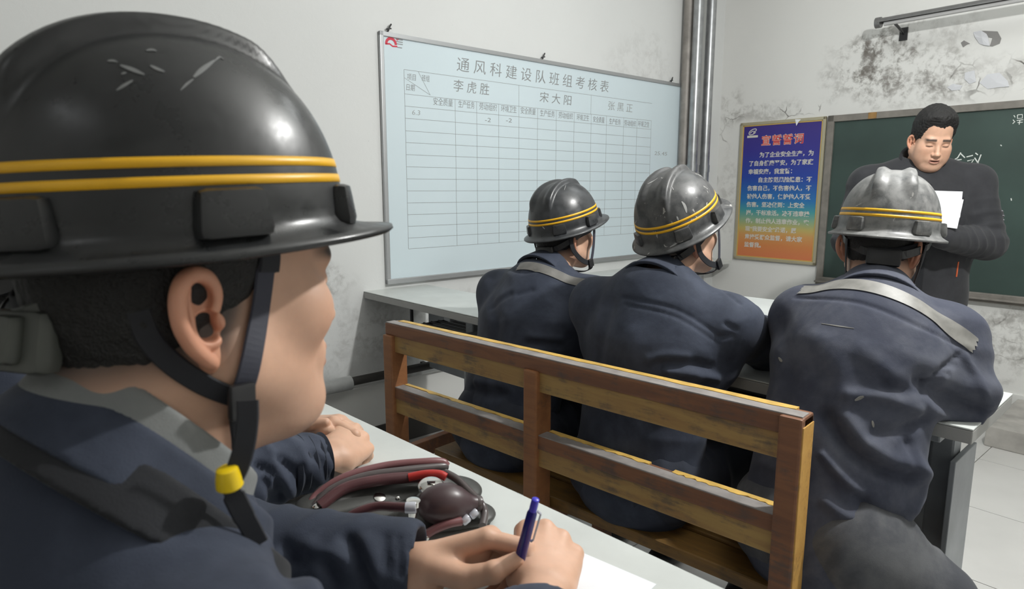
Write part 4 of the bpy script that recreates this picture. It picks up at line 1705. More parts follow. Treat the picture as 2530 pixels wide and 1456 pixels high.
def jacket_sculpt(B, h, fat=1., lo=None, hi=None, arm=1., trap=.058, drop=.026, wrist=.046):
    pts_ = [B.pel, B.c7, B.SL, B.SR, B.EL, B.ER, B.WL, B.WR]
    lo = np.min(pts_, 0) - .21 if lo is None else np.array(lo)
    hi = np.max(pts_, 0) + .19 if hi is None else np.array(hi)
    s = Sculpt(lo, hi, h)
    f = B.fwd
    up = unit(B.c7 - B.chest)
    s.rc(B.pel, B.waist, .182 * fat, .165 * fat, flat=f, fs=1.35)
    s.rc(B.waist, B.chest, .165 * fat, .182 * fat, k=.06, flat=f, fs=1.38)
    s.rc(B.chest, B.chest + (B.c7 - B.chest) * .55, .178 * fat, .135 * fat, k=.06, flat=f, fs=1.35)
    s.rc(B.chest, B.c7 - up * .02, .115 * fat, .070 * fat, k=.05)
    mid_ = (B.SL + B.SR) / 2
    acr = unit(B.SR - B.SL)
    wd = np.linalg.norm(B.SR - B.SL) / 2
    R_ = np.stack([acr, unit(np.cross(up, acr)), unit(np.cross(acr, np.cross(up, acr)))], 1)
    s.ell(mid_ - up * .095, (wd + .045, .098 * fat, .150), R_, k=.05)
    for sh in (B.SL, B.SR):
        s.rc(B.c7 + (sh - B.c7) * .18 - UP * drop, sh - UP * .004, trap * fat, .066 * fat, k=.05)
    for sh, el, wr in ((B.SL, B.EL, B.WL), (B.SR, B.ER, B.WR)):
        s.rc(sh, el, .070 * fat * arm, .061 * fat * arm, k=.055)
        we = wr - unit(wr - el) * .040
        s.rc(el, we, .061 * fat * arm, wrist * fat * arm, k=.02)
    for el, wr in ((B.EL, B.WL), (B.ER, B.WR)):
        a_ = unit(wr - el)
        s.rc(wr - a_ * .030, wr + a_ * .05, wrist - .010, wrist - .010, k=.006, sub=True)
    return s


def px_strokes(v, q, strokes):
    """folds drawn over the cloth: pixel polylines of the photograph dropped onto the surface"""
    tree = BVHTree.FromPolygons([tuple(p) for p in v], [tuple(int(i) for i in f_) for f_ in q])
    out = []
    for poly, amp, wid in strokes:
        P3 = px_on(tree, poly)
        if len(P3) > 1:
            out.append(([p for p, _ in P3], amp, wid))
    return out


def px_on(tree, poly, n=6, origin=None):
    out = []
    cc = catmull([V3(x, y, 0) for x, y in poly], n) if len(poly) > 2 else [V3(*poly[0], 0) * (1 - t) + V3(*poly[1], 0) * t for t in np.linspace(0, 1, n + 1)]
    for c_ in cc:
        d = pt(c_[0], c_[1], 1.0) - V3(0, 0, CAMZ)
        hit = tree.ray_cast(Vector((0, 0, CAMZ)), Vector(d))
        if hit[0] is not None:
            nn = np.array(hit[1])
            if nn @ d > 0:
                nn = -nn
            out.append((np.array(hit[0]), nn))
    return out


def tree_of(v, q):
    return BVHTree.FromPolygons([tuple(p) for p in v], [tuple(int(i) for i in f_) for f_ in q])


def finish_cloth(s, B, wr_amp=1., seed=0, strokes=(), it=2):
    v, q = s.arrays()
    v = relax(v, q, it)
    n = vnormals(v, q)
    d = np.zeros(len(v))
    # crinkles round the elbows and armpits, slow undulation elsewhere
    for sh, el, wr in ((B.SL, B.EL, B.WL), (B.SR, B.ER, B.WR)):
        ax = unit(wr - el)
        dist, t = seg_dist(v, el, wr)
        along = (v - el) @ ax
        e1 = unit(np.cross(ax, UP + V3(.01, .02, 0)))
        azm = np.arctan2((v - el) @ np.cross(ax, e1), (v - el) @ e1)
        ring = np.sin(along * 120 + 1.9 * np.sin(azm * 2 + seed) + 4.2 * wav(v, [13], seed + 3)) * .5 + .5
        d += .0068 * ring ** 2.5 * np.exp(-(dist / .085) ** 4) * np.exp(-((along - .08) / .14) ** 2) * wr_amp
        ax2 = unit(el - sh)
        dist2, t2 = seg_dist(v, sh, el)
        al2 = (v - sh) @ ax2
        d += .006 * (np.sin(al2 * 90 + 4.5 * wav(v, [10], seed + 4)) * .5 + .5) ** 2 * np.exp(-(dist2 / .10) ** 4) * np.exp(-((al2 - np.linalg.norm(el - sh) * .75) / .12) ** 2) * wr_amp
    rid = 1 - np.abs(wav(v * V3(1, 1, 1.5), [13, 24], seed))
    d += .006 * wr_amp * np.clip(rid - .3, 0, 1) ** 2
    d += .004 * wr_amp * wav(v, [9], seed + 9)
    v = v + n * d[:, None]
    if strokes:
        v = folds(v, vnormals(v, q), px_strokes(v, q, strokes))
        v = relax(v, q, 1, .3)
    return v, q


def collar_arrays(c7, axis, fwd, r0, r1, hgt, h=.003, thick=.007, tilt=.35, low=.035):
    """collar round the neck, r0 at its foot and r1 at its top; tilt lowers its front"""
    axis = unit(axis)
    s = Sculpt(c7 - .17, c7 + .17, h)
    tot = low + hgt
    g = (r1 - r0) / tot
    a, b = c7 - axis * (low + .05), c7 + axis * (hgt + .05)
    ra, rb = r0 - g * .05, r1 + g * .05
    s.rc(a, b, ra, rb)
    s.rc(a - axis * .03, b + axis * .03, ra - g * .03 - thick, rb + g * .03 - thick, sub=True)
    s.cut(c7 + axis * hgt, unit(axis + np.array(fwd) * tilt), k=.004)
    s.cut(c7 - axis * low, unit(-axis - np.array(fwd) * tilt * .6), k=.003)
    v, q = s.arrays()
    return relax(v, q, 1), q


def trousers_sculpt(B, h, fat=1.):
    pts_ = [B.pel, B.KL, B.KR, B.AL, B.AR]
    s = Sculpt(np.min(pts_, 0) - .20, np.max(pts_, 0) + .20, h)
    right = np.cross(B.fwd, UP)
    s.rc(B.pel - right * .06, B.pel + right * .06, .125 * fat, .125 * fat)
    for sg, kn, an in ((-1, B.KL, B.AL), (1, B.KR, B.AR)):
        hp = B.pel + right * .085 * sg - UP * .02
        s.rc(hp, kn, .098 * fat, .075 * fat, k=.04)
        s.rc(kn, an, .076 * fat, .058 * fat, k=.02)
    return s


def shoes(B, root, m):
    for kn, an, nm in ((B.KL, B.AL, 'shoe'), (B.KR, B.AR, 'shoe')):
        s = Sculpt(an + V3(-.25, -.25, -.12), an + V3(.25, .25, .10), .006)
        f = B.fwd
        s.rc(an + f * .0 - UP * .03, an + f * .14 - UP * .055, .045, .038)
        s.rc(an - f * .05 - UP * .05, an + f * .1 - UP * .06, .038, .036, k=.02)
        s.cut((0, 0, .001), (0, 0, -1))
        v, q = s.arrays()
        quads(nm, v, q, M[m], root, root.location)


def reflect_strip(v, q, p0, n0, wid, m, parent, loc, off=.0022, keep=None, name='reflective_strip'):
    """band of the cloth surface between two parallel planes, lifted a little and cut clean"""
    n0 = unit(n0)
    d = (v - p0) @ n0
    qq = q[(np.abs(d[q]).min(1) < wid * .8)]
    if keep is not None:
        kc = v[qq].mean(1)
        qq = qq[keep(kc)]
    used, inv = np.unique(qq, return_inverse=True)
    vv = v[used] + vnormals(v, q)[used] * off
    bm = bmesh.new()
    bv = [bm.verts.new(tuple(p)) for p in vv]
    for f in inv.reshape(-1, 4):
        try:
            bm.faces.new([bv[i] for i in f])
        except ValueError:
            pass
    for sg in (1, -1):
        geom = bm.verts[:] + bm.edges[:] + bm.faces[:]
        bmesh.ops.bisect_plane(bm, geom=geom, plane_co=Vector(p0 + n0 * sg * wid / 2), plane_no=Vector(n0 * sg), clear_outer=True)
    me = bpy.data.meshes.new(name)
    for b_ in bm.verts:
        b_.co -= Vector(loc)
    bm.to_mesh(me)
    bm.free()
    o = link(name, me, m, parent, True)
    return o


def person(label, loc):
    return empty('person', loc, label, 'person', None)


def add_body(root, parts):
    v = np.concatenate([p[0] for p in parts])
    n0 = np.cumsum([0] + [len(p[0]) for p in parts])
    q = np.concatenate([p[1] + n0[i] for i, p in enumerate(parts)])
    c = np.concatenate([p[2] for p in parts])
    return quads('body', v, q, M['skin'], root, root.location, c)


def simple_hand(wr, fwd, back, side, curl=35, h=.0026):
    x = unit(fwd)
    pr, _, _ = hand_prims(wr, fwd, back, side, [(curl, curl, curl * .6)] * 4, [(.045, .045, -.016), (.068, .050, -.022), (.088, .048, -.026)], thumb_world=False)
    return hand_arrays(pr, h)


def seated(name_label, Hd, B, opts, jm, tm, seed, strokes=(), fat=1., jh=.006, head_h=.0026, coll=(.108, .078, .040), hands=None, arm=1., wr_amp=1.):
    root = person(name_label, (float(B.pel[0]), float(B.pel[1]), 0))
    L = root.location
    F = headframe(*Hd[:1], *Hd[1:4], Hd[4] if len(Hd) > 4 else 1.)
    opts = dict(opts)
    opts['sc'] = Hd[4] if len(Hd) > 4 else 1.
    parts = [head_arrays(F, B.c7 - UP * .02, head_h, opts)]
    if hands is None:
        for wr, el, sd, oth in ((B.WL, B.EL, -1, B.WR), (B.WR, B.ER, 1, B.WL)):
            parts.append(simple_hand(wr, unit(wr - el) * .8 + B.fwd * .3 + UP * -.05, UP + B.fwd * -.1, sd))
    else:
        parts += hands
    add_body(root, parts)
    hv, hq = hair_arrays(F, opts['sc'], .003)
    quads('hair', hv, hq, M['hair'], root, L)
    s = jacket_sculpt(B, jh, fat, arm=arm, drop=.036)
    up_ax = unit(B.c7 - B.chest)
    s.rc(B.c7 - up_ax * .01, B.c7 + up_ax * .12, .066, .066, sub=True)
    v, q = finish_cloth(s, B, wr_amp, seed, strokes)
    quads('jacket', v, q, M[jm], root, L)
    na = unit(F[2] + F[1] @ V3(-.03, 0, -.09) * opts['sc'] - B.c7) if 'nax' not in opts else opts['nax']
    cv, cq = collar_arrays(B.c7 + B.fwd * .012 - UP * .004, na, B.fwd, coll[0], coll[1], coll[2], thick=.011)
    quads('collar', cv, cq, M[jm], root, L)
    ts = trousers_sculpt(B, .009)
    tv, tq = ts.arrays()
    tv = relax(tv, tq, 2)
    tn = vnormals(tv, tq)
    tv = tv + tn * (.012 * np.clip(1 - 1.6 * np.abs(wav(tv * V3(1.3, 1.3, .5), [16, 30], seed + 20)), 0, 1) ** 2)[:, None]
    quads('trousers', tv, tq, M[tm], root, L)
    shoes(B, root, 'shoe')
    return root, F, v, q


def legs(pel, fwd, right, spread=.14, seat=.44, kx=.42):
    KL = pel + fwd * kx - right * spread + UP * (.50 - pel[2])
    KR = pel + fwd * kx + right * spread + UP * (.50 - pel[2])
    AL = KL + fwd * .02
    AR = KR + fwd * .02
    AL[2] = AR[2] = .095
    return KL, KR, AL, AR


# folds of the jackets, drawn as seen: ridge (+) or crease (-), height and half width in metres
zz3 = lambda pts_: [(1780 + x * .7253, 400 + y * .7253) for x, y in pts_]
MAN3 = [(zz3([(360, 870), (420, 960), (520, 1040), (640, 1075)]), -.020, .016), (zz3([(430, 880), (500, 960), (600, 1030), (690, 1050)]), .012, .018),
        (zz3([(350, 1000), (420, 1080), (480, 1130)]), .010, .010), (zz3([(480, 1150), (520, 1190), (620, 1225)]), -.014, .013), (zz3([(360, 1160), (430, 1210), (540, 1250)]), .010, .013),
        (zz3([(680, 850), (560, 805), (440, 795)]), .009, .013), (zz3([(690, 880), (600, 915), (520, 930)]), -.010, .014), (zz3([(560, 760), (660, 790), (700, 840)]), -.008, .012),
        (zz3([(650, 1010), (690, 1100), (660, 1180)]), .012, .02), (zz3([(640, 960), (660, 1060)]), -.010, .012),
        (zz3([(690, 745), (780, 810), (890, 850)]), -.022, .020), (zz3([(660, 800), (750, 860), (880, 885)]), .010, .014), (zz3([(820, 650), (880, 740), (920, 840)]), .006, .010),
        (zz3([(820, 650), (745, 720), (695, 790)]), -.007, .006), (zz3([(800, 690), (760, 700)]), -.006, .006), (zz3([(780, 720), (740, 722)]), -.006, .006), (zz3([(760, 745), (710, 752)]), -.006, .006),
        (zz3([(255, 462), (480, 482), (700, 572), (845, 645)]), -.004, .0045), (zz3([(330, 620), (400, 700), (420, 820)]), .008, .03), (zz3([(200, 560), (230, 700), (210, 820)]), -.008, .03),
        (zz3([(370, 1290), (450, 1260), (560, 1300)]), -.010, .015), (zz3([(480, 640), (560, 700), (600, 760)]), .005, .018)]
zz6 = lambda pts_: [(880 + x * .4807, 420 + y * .4807) for x, y in pts_]
MAN2 = [(zz6([(1850, 1075), (1720, 1050), (1600, 1035)]), .010, .011), (zz6([(1830, 1110), (1700, 1095), (1580, 1090)]), -.011, .011), (zz6([(1700, 965), (1600, 955), (1500, 975)]), .008, .011), (zz6([(1820, 1015), (1700, 990), (1560, 1000)]), -.010, .011),
        (zz6([(1760, 1090), (1660, 1130), (1580, 1140)]), .008, .010), (zz6([(1370, 655), (1650, 720), (1880, 860)]), -.0035, .005), (zz6([(1380, 690), (1640, 755), (1860, 890)]), -.003, .004), (zz6([(1850, 585), (1900, 630), (1975, 690)]), -.004, .004),
        (zz6([(1860, 860), (1930, 850)]), -.006, .006), (zz6([(1900, 790), (1950, 820)]), -.006, .006), (zz6([(1300, 700), (1260, 850), (1240, 1000)]), -.010, .03), (zz6([(1420, 850), (1400, 1000)]), .006, .03), (zz6([(1560, 1240), (1700, 1200)]), .010, .02)]
MAN1 = [(zz6([(760, 500), (850, 530), (930, 520)]), -.004, .005), (zz6([(1260, 590), (1320, 560)]), -.008, .012), (zz6([(690, 680), (720, 800), (700, 950)]), -.010, .025), (zz6([(900, 860), (1050, 870)]), .007, .014), (zz6([(880, 890), (1050, 900)]), -.007, .014),
        (zz6([(620, 1090), (740, 1110)]), .009, .018), (zz6([(600, 1130), (760, 1160)]), -.009, .018), (zz6([(830, 640), (900, 620)]), -.005, .01), (zz6([(690, 700), (790, 640)]), -.005, .012)]


MAN_B = [([(640, 1150), (683, 1181), (702, 1268)], -.013, .0060), ([(695, 1132), (732, 1175), (757, 1237)], -.012, .0060), ([(655, 1188), (673, 1230), (668, 1300)], -.009, .006), ([(745, 1160), (760, 1215), (745, 1290)], -.010, .007),
         ([(770, 1120), (800, 1150), (812, 1190)], -.006, .006), ([(665, 1160), (716, 1215), (728, 1290)], .006, .007), ([(800, 1105), (830, 1125), (845, 1160)], -.004, .005)]
MAN_A = [([(860, 1330), (890, 1400), (915, 1456)], -.010, .008), ([(800, 1390), (830, 1456)], -.009, .008), ([(950, 1325), (955, 1400)], -.004, .006), ([(760, 1345), (800, 1370), (870, 1380)], .004, .008), ([(900, 1340), (930, 1420)], .005, .009),
         ([(700, 1350), (730, 1420), (770, 1456)], -.008, .010), ([(985, 1330), (990, 1420)], -.004, .005), ([(1010, 1325), (1014, 1440)], -.0025, .003)]


# ---- the three men on the bench
def bench_man(label, Hd, c7, SL, SR, EL, ER, WL, WR, pel, waist, chest, seed, jm, tm='navy_deep', knees=None, fwd=None, strokes3=(), **kw):
    fwd = NB if fwd is None else fwd
    B = Body(c7=W(*c7), SL=W(*SL), SR=W(*SR), EL=W(*EL), ER=W(*ER), WL=W(*WL), WR=W(*WR), pel=W(*pel), waist=W(*waist), chest=W(*chest), fwd=fwd)
    B.KL, B.KR, B.AL, B.AR = legs(B.pel, NB, TB)
    if knees:
        B.KR, B.AR = knees
    return seated(label, Hd, B, {'neck': .056, 'ear_h': .0022}, jm, tm, seed, strokes=strokes3, **kw) + (B,)


EZ = D2T + .062
r1, F1, v1, q1, B1 = bench_man('seated miner before the whiteboard, grey strip across his dark jacket, clean helmet', (H1_H[0], 50, 6, 0),
    (-.985, .380, 1.020), (-1.175, .36, .94), (-.80, .40, .945), (-1.25, .52, EZ), (-.74, .55, EZ), (-1.06, .70, EZ - .005), (-.93, .70, EZ - .005),
    (-.985, .19, .55), (-.99, .25, .70), (-.985, .32, .86), 11, 'navy', strokes3=MAN1)
r2, F2, v2, q2, B2 = bench_man('miner seated between two others on the bench, plain navy jacket without strip', (H2_H[0], 56, 12, -2),
    (-.485, .262, 1.045), (-.69, .27, .965), (-.305, .31, .955), (-.75, .50, EZ), (-.27, .50, EZ), (-.56, .66, EZ - .005), (-.42, .66, EZ - .005),
    (-.485, .18, .55), (-.485, .21, .72), (-.485, .245, .90), 12, 'navy', strokes3=MAN2)
r3, F3, v3, q3, B3 = bench_man('seated miner in dusty creased jacket at the bench end, elbow on the desk corner', (H3_H[0], 46, -8, 2),
    (.000, .415, 1.045), (-.150, .41, .975), (.145, .455, .965), (-.17, .60, EZ), (.190, .420, EZ - .014), (-.04, .76, EZ), (.09, .70, EZ - .008),
    (-.01, .185, .55), (-.005, .25, .73), (0., .335, .91), 13, 'navy_worn', 'grey_work', knees=(pt(2312, 1478, 1.24), pt(2312, 1478, 1.24) * V3(1, 1, 0) + V3(.01, .02, .095)), fat=.95, arm=1.13, strokes3=MAN3)

# ---- the nearest man, writing
def fg_man():
    fwd = unit((.707, .707, 0))
    B = Body(c7=(-.300, .462, 1.105), SL=(-.425, .575, 1.00), SR=(-.155, .325, 1.00), EL=(-.345, .735, .856), ER=(.005, .440, .885), WL=(-.092, .708, .858), WR=(.028, .580, .884),
             pel=(-.36, .40, .54), waist=(-.355, .405, .72), chest=(-.325, .440, .90), fwd=fwd)
    right = unit(np.cross(fwd, UP))
    B.KL, B.KR, B.AL, B.AR = legs(B.pel, fwd, right)
    root = person('miner in navy jacket with grey inner collar, holding a blue pen over the paper', (float(B.pel[0]), float(B.pel[1]), 0))
    L = root.location
    F = headframe((-.250, .521, CAMZ - .046), 37, 0, -2, 1.05)
    parts = [head_arrays(F, B.c7 + UP * .0, .0019, {'sc': 1.05, 'neck': .063, 'roll': True, 'double_chin': True, 'ear_x': -.043, 'ear_h': .00095, 'ear_sc': .95, 'ear_z': -.044, 'ear_fl': 10, 'tone': 1.0, 'hairline': .8})]
    # left hand: steadies the pen, seen from the thumb side
    prL, tipsL, thL = hand_prims((-.118, .704, .862), (.95, .18, .22), (-.12, .64, .77), -1, [(30, 58, 40), (48, 70, 46), (58, 76, 46), (62, 76, 46)],
                                 [(-.052, .664, .872), (-.020, .657, .884), (.005, .668, .892)], spread=(2, 1, -2, -5), sc=1.07, elbow=B.EL, wf=1.25)
    parts.append(hand_arrays(prL, .0013, 3))
    # right hand: closed round the pen, back towards the camera
    prR, tipsR, thR = hand_prims((.033, .645, .868), (.17, .93, .14), (.20, -.30, .93), 1, [(42, 58, 30), (55, 64, 34), (64, 70, 38), (70, 72, 40)],
                                 [(.018, .700, .866), (.008, .727, .860), (.004, .748, .848)], spread=(6, 1, -3, -7), sc=1.06, elbow=B.ER)
    parts.append(hand_arrays(prR, .0013, 5))
    add_body(root, parts)
    hv, hq = hair_arrays(F, 1.05, .0022)
    quads('hair', hv, hq, M['hair'], root, L)
    s = jacket_sculpt(B, .0048, 1.0, trap=.046, drop=.058, arm=.98, wrist=.054)
    nx = unit((.05, .07, .12))
    s.rc(B.c7 - nx * .06 + fwd * .015, B.c7 + nx * .14, .074, .084, sub=True)
    v, q = finish_cloth(s, B, .6, 21, MAN_A)
    j = quads('jacket', v, q, M['navy'], root, L)
    cc_ = B.c7 + fwd * .018
    cv, cq = collar_arrays(cc_, nx, fwd, .100, .087, .030, .0026, .008, .34)
    quads('inner_collar', cv, cq, M['grey_cloth'], root, L)
    cv, cq = collar_arrays(cc_ - UP * .014, nx, fwd, .116, .100, .020, .0026, .010, .37, .018)
    quads('collar', cv, cq, M['navy'], root, L)
    cv, cq = collar_arrays(cc_ - UP * .034, nx, fwd, .131, .115, .016, .0026, .010, .42, .020)
    quads('collar_edge', cv, cq, M['black_cloth'], root, L)
    ts = trousers_sculpt(B, .009)
    tv, tq = ts.arrays()
    quads('trousers', relax(tv, tq, 2), tq, M['navy_deep'], root, L)
    shoes(B, root, 'shoe')
    return root, F, v, q, B, parts


rf, FF, vf, qf, BF, parts_f = fg_man()

# chin harness of the nearest helmet, lying on cheek and jaw
hinv = hf.matrix_world.inverted()
bpy.context.view_layer.update()
hinv = hf.matrix_world.inverted()
head_tree = tree_of(parts_f[0][0], parts_f[0][1])


def strap_px(name, poly, wid, m, lift=.0035, parent=hf, depth=None, n=6):
    P3 = px_on(head_tree, poly, n) if depth is None else None
    if depth is not None:
        cc = catmull([V3(x, y, d) for (x, y), d in zip(poly, depth)], n)
        pts_ = [pt(c_[0], c_[1], c_[2]) for c_ in cc]
        nrm_ = [unit(V3(0, 0, CAMZ) - p) for p in pts_]
    else:
        pts_ = [p + nn * lift for p, nn in P3]
        nrm_ = [nn for _, nn in P3]
        for _ in range(3):
            pts_ = [pts_[0]] + [(pts_[i - 1] + 2 * pts_[i] + pts_[i + 1]) / 4 for i in range(1, len(pts_) - 1)] + [pts_[-1]]
            nrm_ = [nrm_[0]] + [unit(nrm_[i - 1] + 2 * nrm_[i] + nrm_[i + 1]) for i in range(1, len(nrm_) - 1)] + [nrm_[-1]]
    v_, f_ = ribbon_arr(pts_, wid, .0024, nrm_)
    v_ = [hinv @ Vector(p) for p in v_]
    return link(name, mesh_np(name, v_, f_), M[m], parent), pts_, nrm_


strap_px('chin_strap', [(656, 596), (652, 640), (640, 740), (624, 840), (608, 920), (590, 975)], .0165, 'strap_slate')
strap_px('chin_strap_pad', [(655, 598), (655, 640), (652, 668)], .0185, 'strap', lift=.006)
strap_px('nape_strap', [(342, 766), (372, 840), (430, 900), (500, 945), (560, 970), (592, 980)], .0155, 'strap')
_, pj, nj = strap_px('hanging_strap', [(585, 970), (588, 1010), (584, 1070), (574, 1130), (566, 1180)], [.018] * 6 + [.020] * 8 + [.017] * 11, 'strap', lift=.007)
strap_px('hanging_strap', [(612, 990), (612, 1040), (604, 1100), (590, 1150), (572, 1185)], .014, 'strap', depth=[.415, .412, .408, .405, .402])
dj = [.43, .43, .43, .43, .43]
strap_px('loose_strap_end', [(566, 1190), (578, 1225), (600, 1270), (622, 1310), (640, 1345)], [.011] * 6 + [.014] * 8 + [.013] * 11, 'strap', depth=[.403, .405, .407, .410, .412])
bd0, bd1 = pt(560, 1156, .400), pt(569, 1208, .402)
b_ = MB().lathe([(0, .0052), (.001, .0068), (.008, .0082), (.0135, .0086), (.0145, .0078)], np.array(hinv @ Vector(bd0)), np.array(hinv.to_3x3() @ Vector(bd1 - bd0)), 24)
b_.build('strap_bead', M['yellow_plastic'], hf, True)
jb = pt(588, 985, .415)
b_ = MB().box(-.010, .010, -.0035, .0035, -.013, .013, .003)
o = b_.build('strap_buckle', M['black_plastic'], hf, True)
if pj:
    o.location = hinv @ Vector(pj[0] + nj[0] * .004)
    o.rotation_euler = (0, .1, .25)



# ---- the second man at the near desk, hands clasped
def second_man():
    fwd = unit((.70, .72, 0))
    B = Body(c7=(-.660, .845, 1.080), SL=(-.79, .975, .975), SR=(-.530, .725, .975), EL=(-.690, 1.115, .885), ER=(-.465, .850, .885), WL=(-.405, 1.140, .868), WR=(-.292, 1.000, .870),
             pel=(-.70, .78, .54), waist=(-.695, .785, .72), chest=(-.675, .820, .90), fwd=fwd)
    right = unit(np.cross(fwd, UP))
    B.KL, B.KR, B.AL, B.AR = legs(B.pel, fwd, right)
    prR, _, _ = hand_prims((-.290, 1.005, .868), (.22, .95, .05), (.45, -.25, .86), 1, [(40, 70, 40), (45, 75, 40), (50, 78, 40), (52, 78, 40)],
                           [(.040, .045, -.020), (.064, .040, -.030), (.082, .030, -.036)], thumb_world=False, elbow=B.ER)
    prL, _, _ = hand_prims((-.390, 1.128, .872), (.90, -.36, .24), (-.25, .10, .96), -1, [(30, 48, 34), (34, 50, 34), (36, 52, 34), (38, 52, 34)],
                           [(.040, .040, .010), (.070, .040, .014), (.094, .032, .010)], spread=(2, 0, -3, -7), thumb_world=False, elbow=B.EL)
    root, F, v, q = seated('miner with clasped hands on the desk, hidden behind the man with the pen', (M2_H[0], 47, -2, 0), B, {'neck': .057, 'ear_h': .0026}, 'navy', 'navy_deep', 31,
                           hands=[hand_arrays(prR, .0016, 7), hand_arrays(prL, .0016, 8, .97)], jh=.0055, wr_amp=.9, head_h=.004, strokes=MAN_B)
    # ribbed cuffs
    for wr, el, rr in ((B.WL, B.EL, .040), (B.WR, B.ER, .044)):
        d = unit(wr - el)
        pts_ = [wr - d * .075 + d * .0065 * i for i in range(10)]
        b_ = MB().tube(pts_, [rr + .005 * (i % 2) - .0006 * i for i in range(10)], 40)
        for vv in b_.bm.verts:
            vv.co -= L_(root)
        b_.build('knit_cuff', M['knit' if wr is B.WL else 'navy_deep'], root, True)
    return root


L_ = lambda r: Vector(r.location)
rm2 = second_man()
hm2 = make_helmet(headframe(*M2_H)[0], 'black helmet on the man with clasped hands, hidden behind the scratched glossy helmet', 'hel_dark')


# ---- the standing man reading from a sheet
def standing_man():
    yaw = math.radians(201)
    fwd = V3(math.sin(yaw), math.cos(yaw), 0)
    right = unit(np.cross(fwd, UP))
    C = V3(1.945, 3.15, 0)
    P_ = lambda r_, f_, z_: C + right * r_ + fwd * f_ + UP * z_
    B = Body(c7=P_(0, -.02, 1.40), SL=P_(-.220, -.01, 1.325), SR=P_(.220, -.01, 1.325), EL=P_(-.285, .06, 1.05), ER=P_(.29, .05, 1.05), WL=P_(-.06, .26, 1.09), WR=P_(.10, .27, 1.10),
             pel=P_(0, 0, .90), waist=P_(0, .01, 1.02), chest=P_(0, .01, 1.18), fwd=fwd)
    root = person('standing man in a black winter coat reading from white sheets before the chalkboard', (float(C[0]), float(C[1]), 0))
    L = root.location
    hc = P_(-.02, .09, 1.548)
    F = headframe(hc, 194, -18, -3, 1.0)
    parts = [head_arrays(F, B.c7, .0022, {'sc': 1.0, 'neck': .062, 'open': .0022, 'ear_h': .0019, 'ear_x': -.012, 'ear_y': .073, 'hairline': .9, 'double_chin': True, 'plump': True, 'tone': 1.05})]
    for wr, el, sd in ((B.WL, B.EL, -1), (B.WR, B.ER, 1)):
        d = unit(wr - el)
        pr, _, _ = hand_prims(wr, d * .8 + fwd * .3 + UP * .25, UP * .25 - fwd * -.55 + right * .3 * sd, sd, [(38, 50, 30), (45, 55, 30), (50, 58, 32), (54, 58, 32)],
                              [(.040, .040, -.022), (.066, .040, -.034), (.086, .034, -.040)], thumb_world=False)
        parts.append(hand_arrays(pr, .0022, 9))
    add_body(root, parts)
    hv, hq = hair_arrays(F, 1.0, .0022, True, 4)
    quads('hair', hv, hq, M['hair'], root, L)
    s = Sculpt(P_(0, 0, .68) - V3(.48, .48, 0), P_(0, 0, 1.56) + V3(.48, .48, 0), .0055)
    f = fwd
    s.rc(P_(0, 0, .78), P_(0, .01, 1.02), .245, .23, flat=f, fs=1.55)
    s.rc(P_(0, .01, 1.02), P_(0, .01, 1.20), .225, .225, k=.05, flat=f, fs=1.5)
    s.rc(P_(0, .0, 1.20), P_(0, -.01, 1.30), .20, .15, k=.05, flat=f, fs=1.3)
    for sh in (B.SL, B.SR):
        s.rc(B.c7 + (sh - B.c7) * .15 - UP * .02, sh, .085, .080, k=.05)
    for sh, el, wr in ((B.SL, B.EL, B.WL), (B.SR, B.ER, B.WR)):
        s.rc(sh, el, .082, .070, k=.035)
        s.rc(el, wr, .070, .052, k=.02)
    s.cut((0, 0, .735), (0, 0, -1))
    nx = unit(B.c7 * 0 + fwd * .35 + UP)
    s.rc(B.c7 - nx * .05, B.c7 + nx * .2, .070, .085, sub=True)
    v, q = finish_cloth(s, B, 1.1, 41)
    quads('coat', v, q, M['coat'], root, L)
    cv, cq = collar_arrays(B.c7 + fwd * .025 - UP * .01, nx, fwd, .088, .098, .062, .003, .014, .45)
    quads('collar', cv, cq, M['black_cloth'], root, L)
    # hood lying on the shoulders
    s = Sculpt(B.c7 - V3(.22, .22, .14), B.c7 + V3(.22, .22, .12), .0045)
    s.chain(catmull([P_(.130, .06, 1.345), P_(.120, -.05, 1.38), P_(.0, -.11, 1.375), P_(-.120, -.05, 1.38), P_(-.130, .06, 1.345)], 4), [.030 + .012 * math.sin(PI * i / 16) for i in range(17)])
    hv, hq = s.arrays()
    quads('hood', relax(hv, hq, 2), hq, M['coat'], root, L)
    # front zip placket, chest flap, pocket zip, sleeve stripes laid on the coat
    tree = BVHTree.FromPolygons([tuple(p) for p in v], [tuple(int(i) for i in f_) for f_ in q])

    def lay(pts_, wid, th, m, nm):
        P3, N3 = [], []
        for o_, d_ in pts_:
            hit = tree.ray_cast(Vector(o_), Vector(d_))
            if hit[0] is None:
                continue
            P3.append(np.array(hit[0]) + np.array(hit[1]) * th * .4)
            N3.append(np.array(hit[1]))
        if len(P3) < 2:
            return
        v_, f_ = ribbon_arr(P3, wid, th, N3)
        b_ = MB().add([p - np.array(L) for p in v_], f_)
        b_.build(nm, M[m], root)
    lay([(P_(.0, .6, z_), -fwd) for z_ in np.linspace(.76, 1.32, 14)], .045, .006, 'black_cloth', 'zip_placket')
    lay([(P_(-.06 - .012 * k, .6, 1.255 - .001 * k), -fwd) for k in range(9)], .035, .006, 'black_cloth', 'chest_flap')
    lay([(P_(-.16, .6, .97 - .014 * k), -fwd) for k in range(6)], .006, .004, 'orange', 'pocket_zip')
    for k in range(3):
        lay([(P_(-.262 + .0, .0, 1.19 - .020 * k) - right * .4 + fwd * (.0 + .012 * i) + UP * .002 * i, right) for i in range(7)], .005, .003, 'stripe_grey', 'sleeve_stripe')
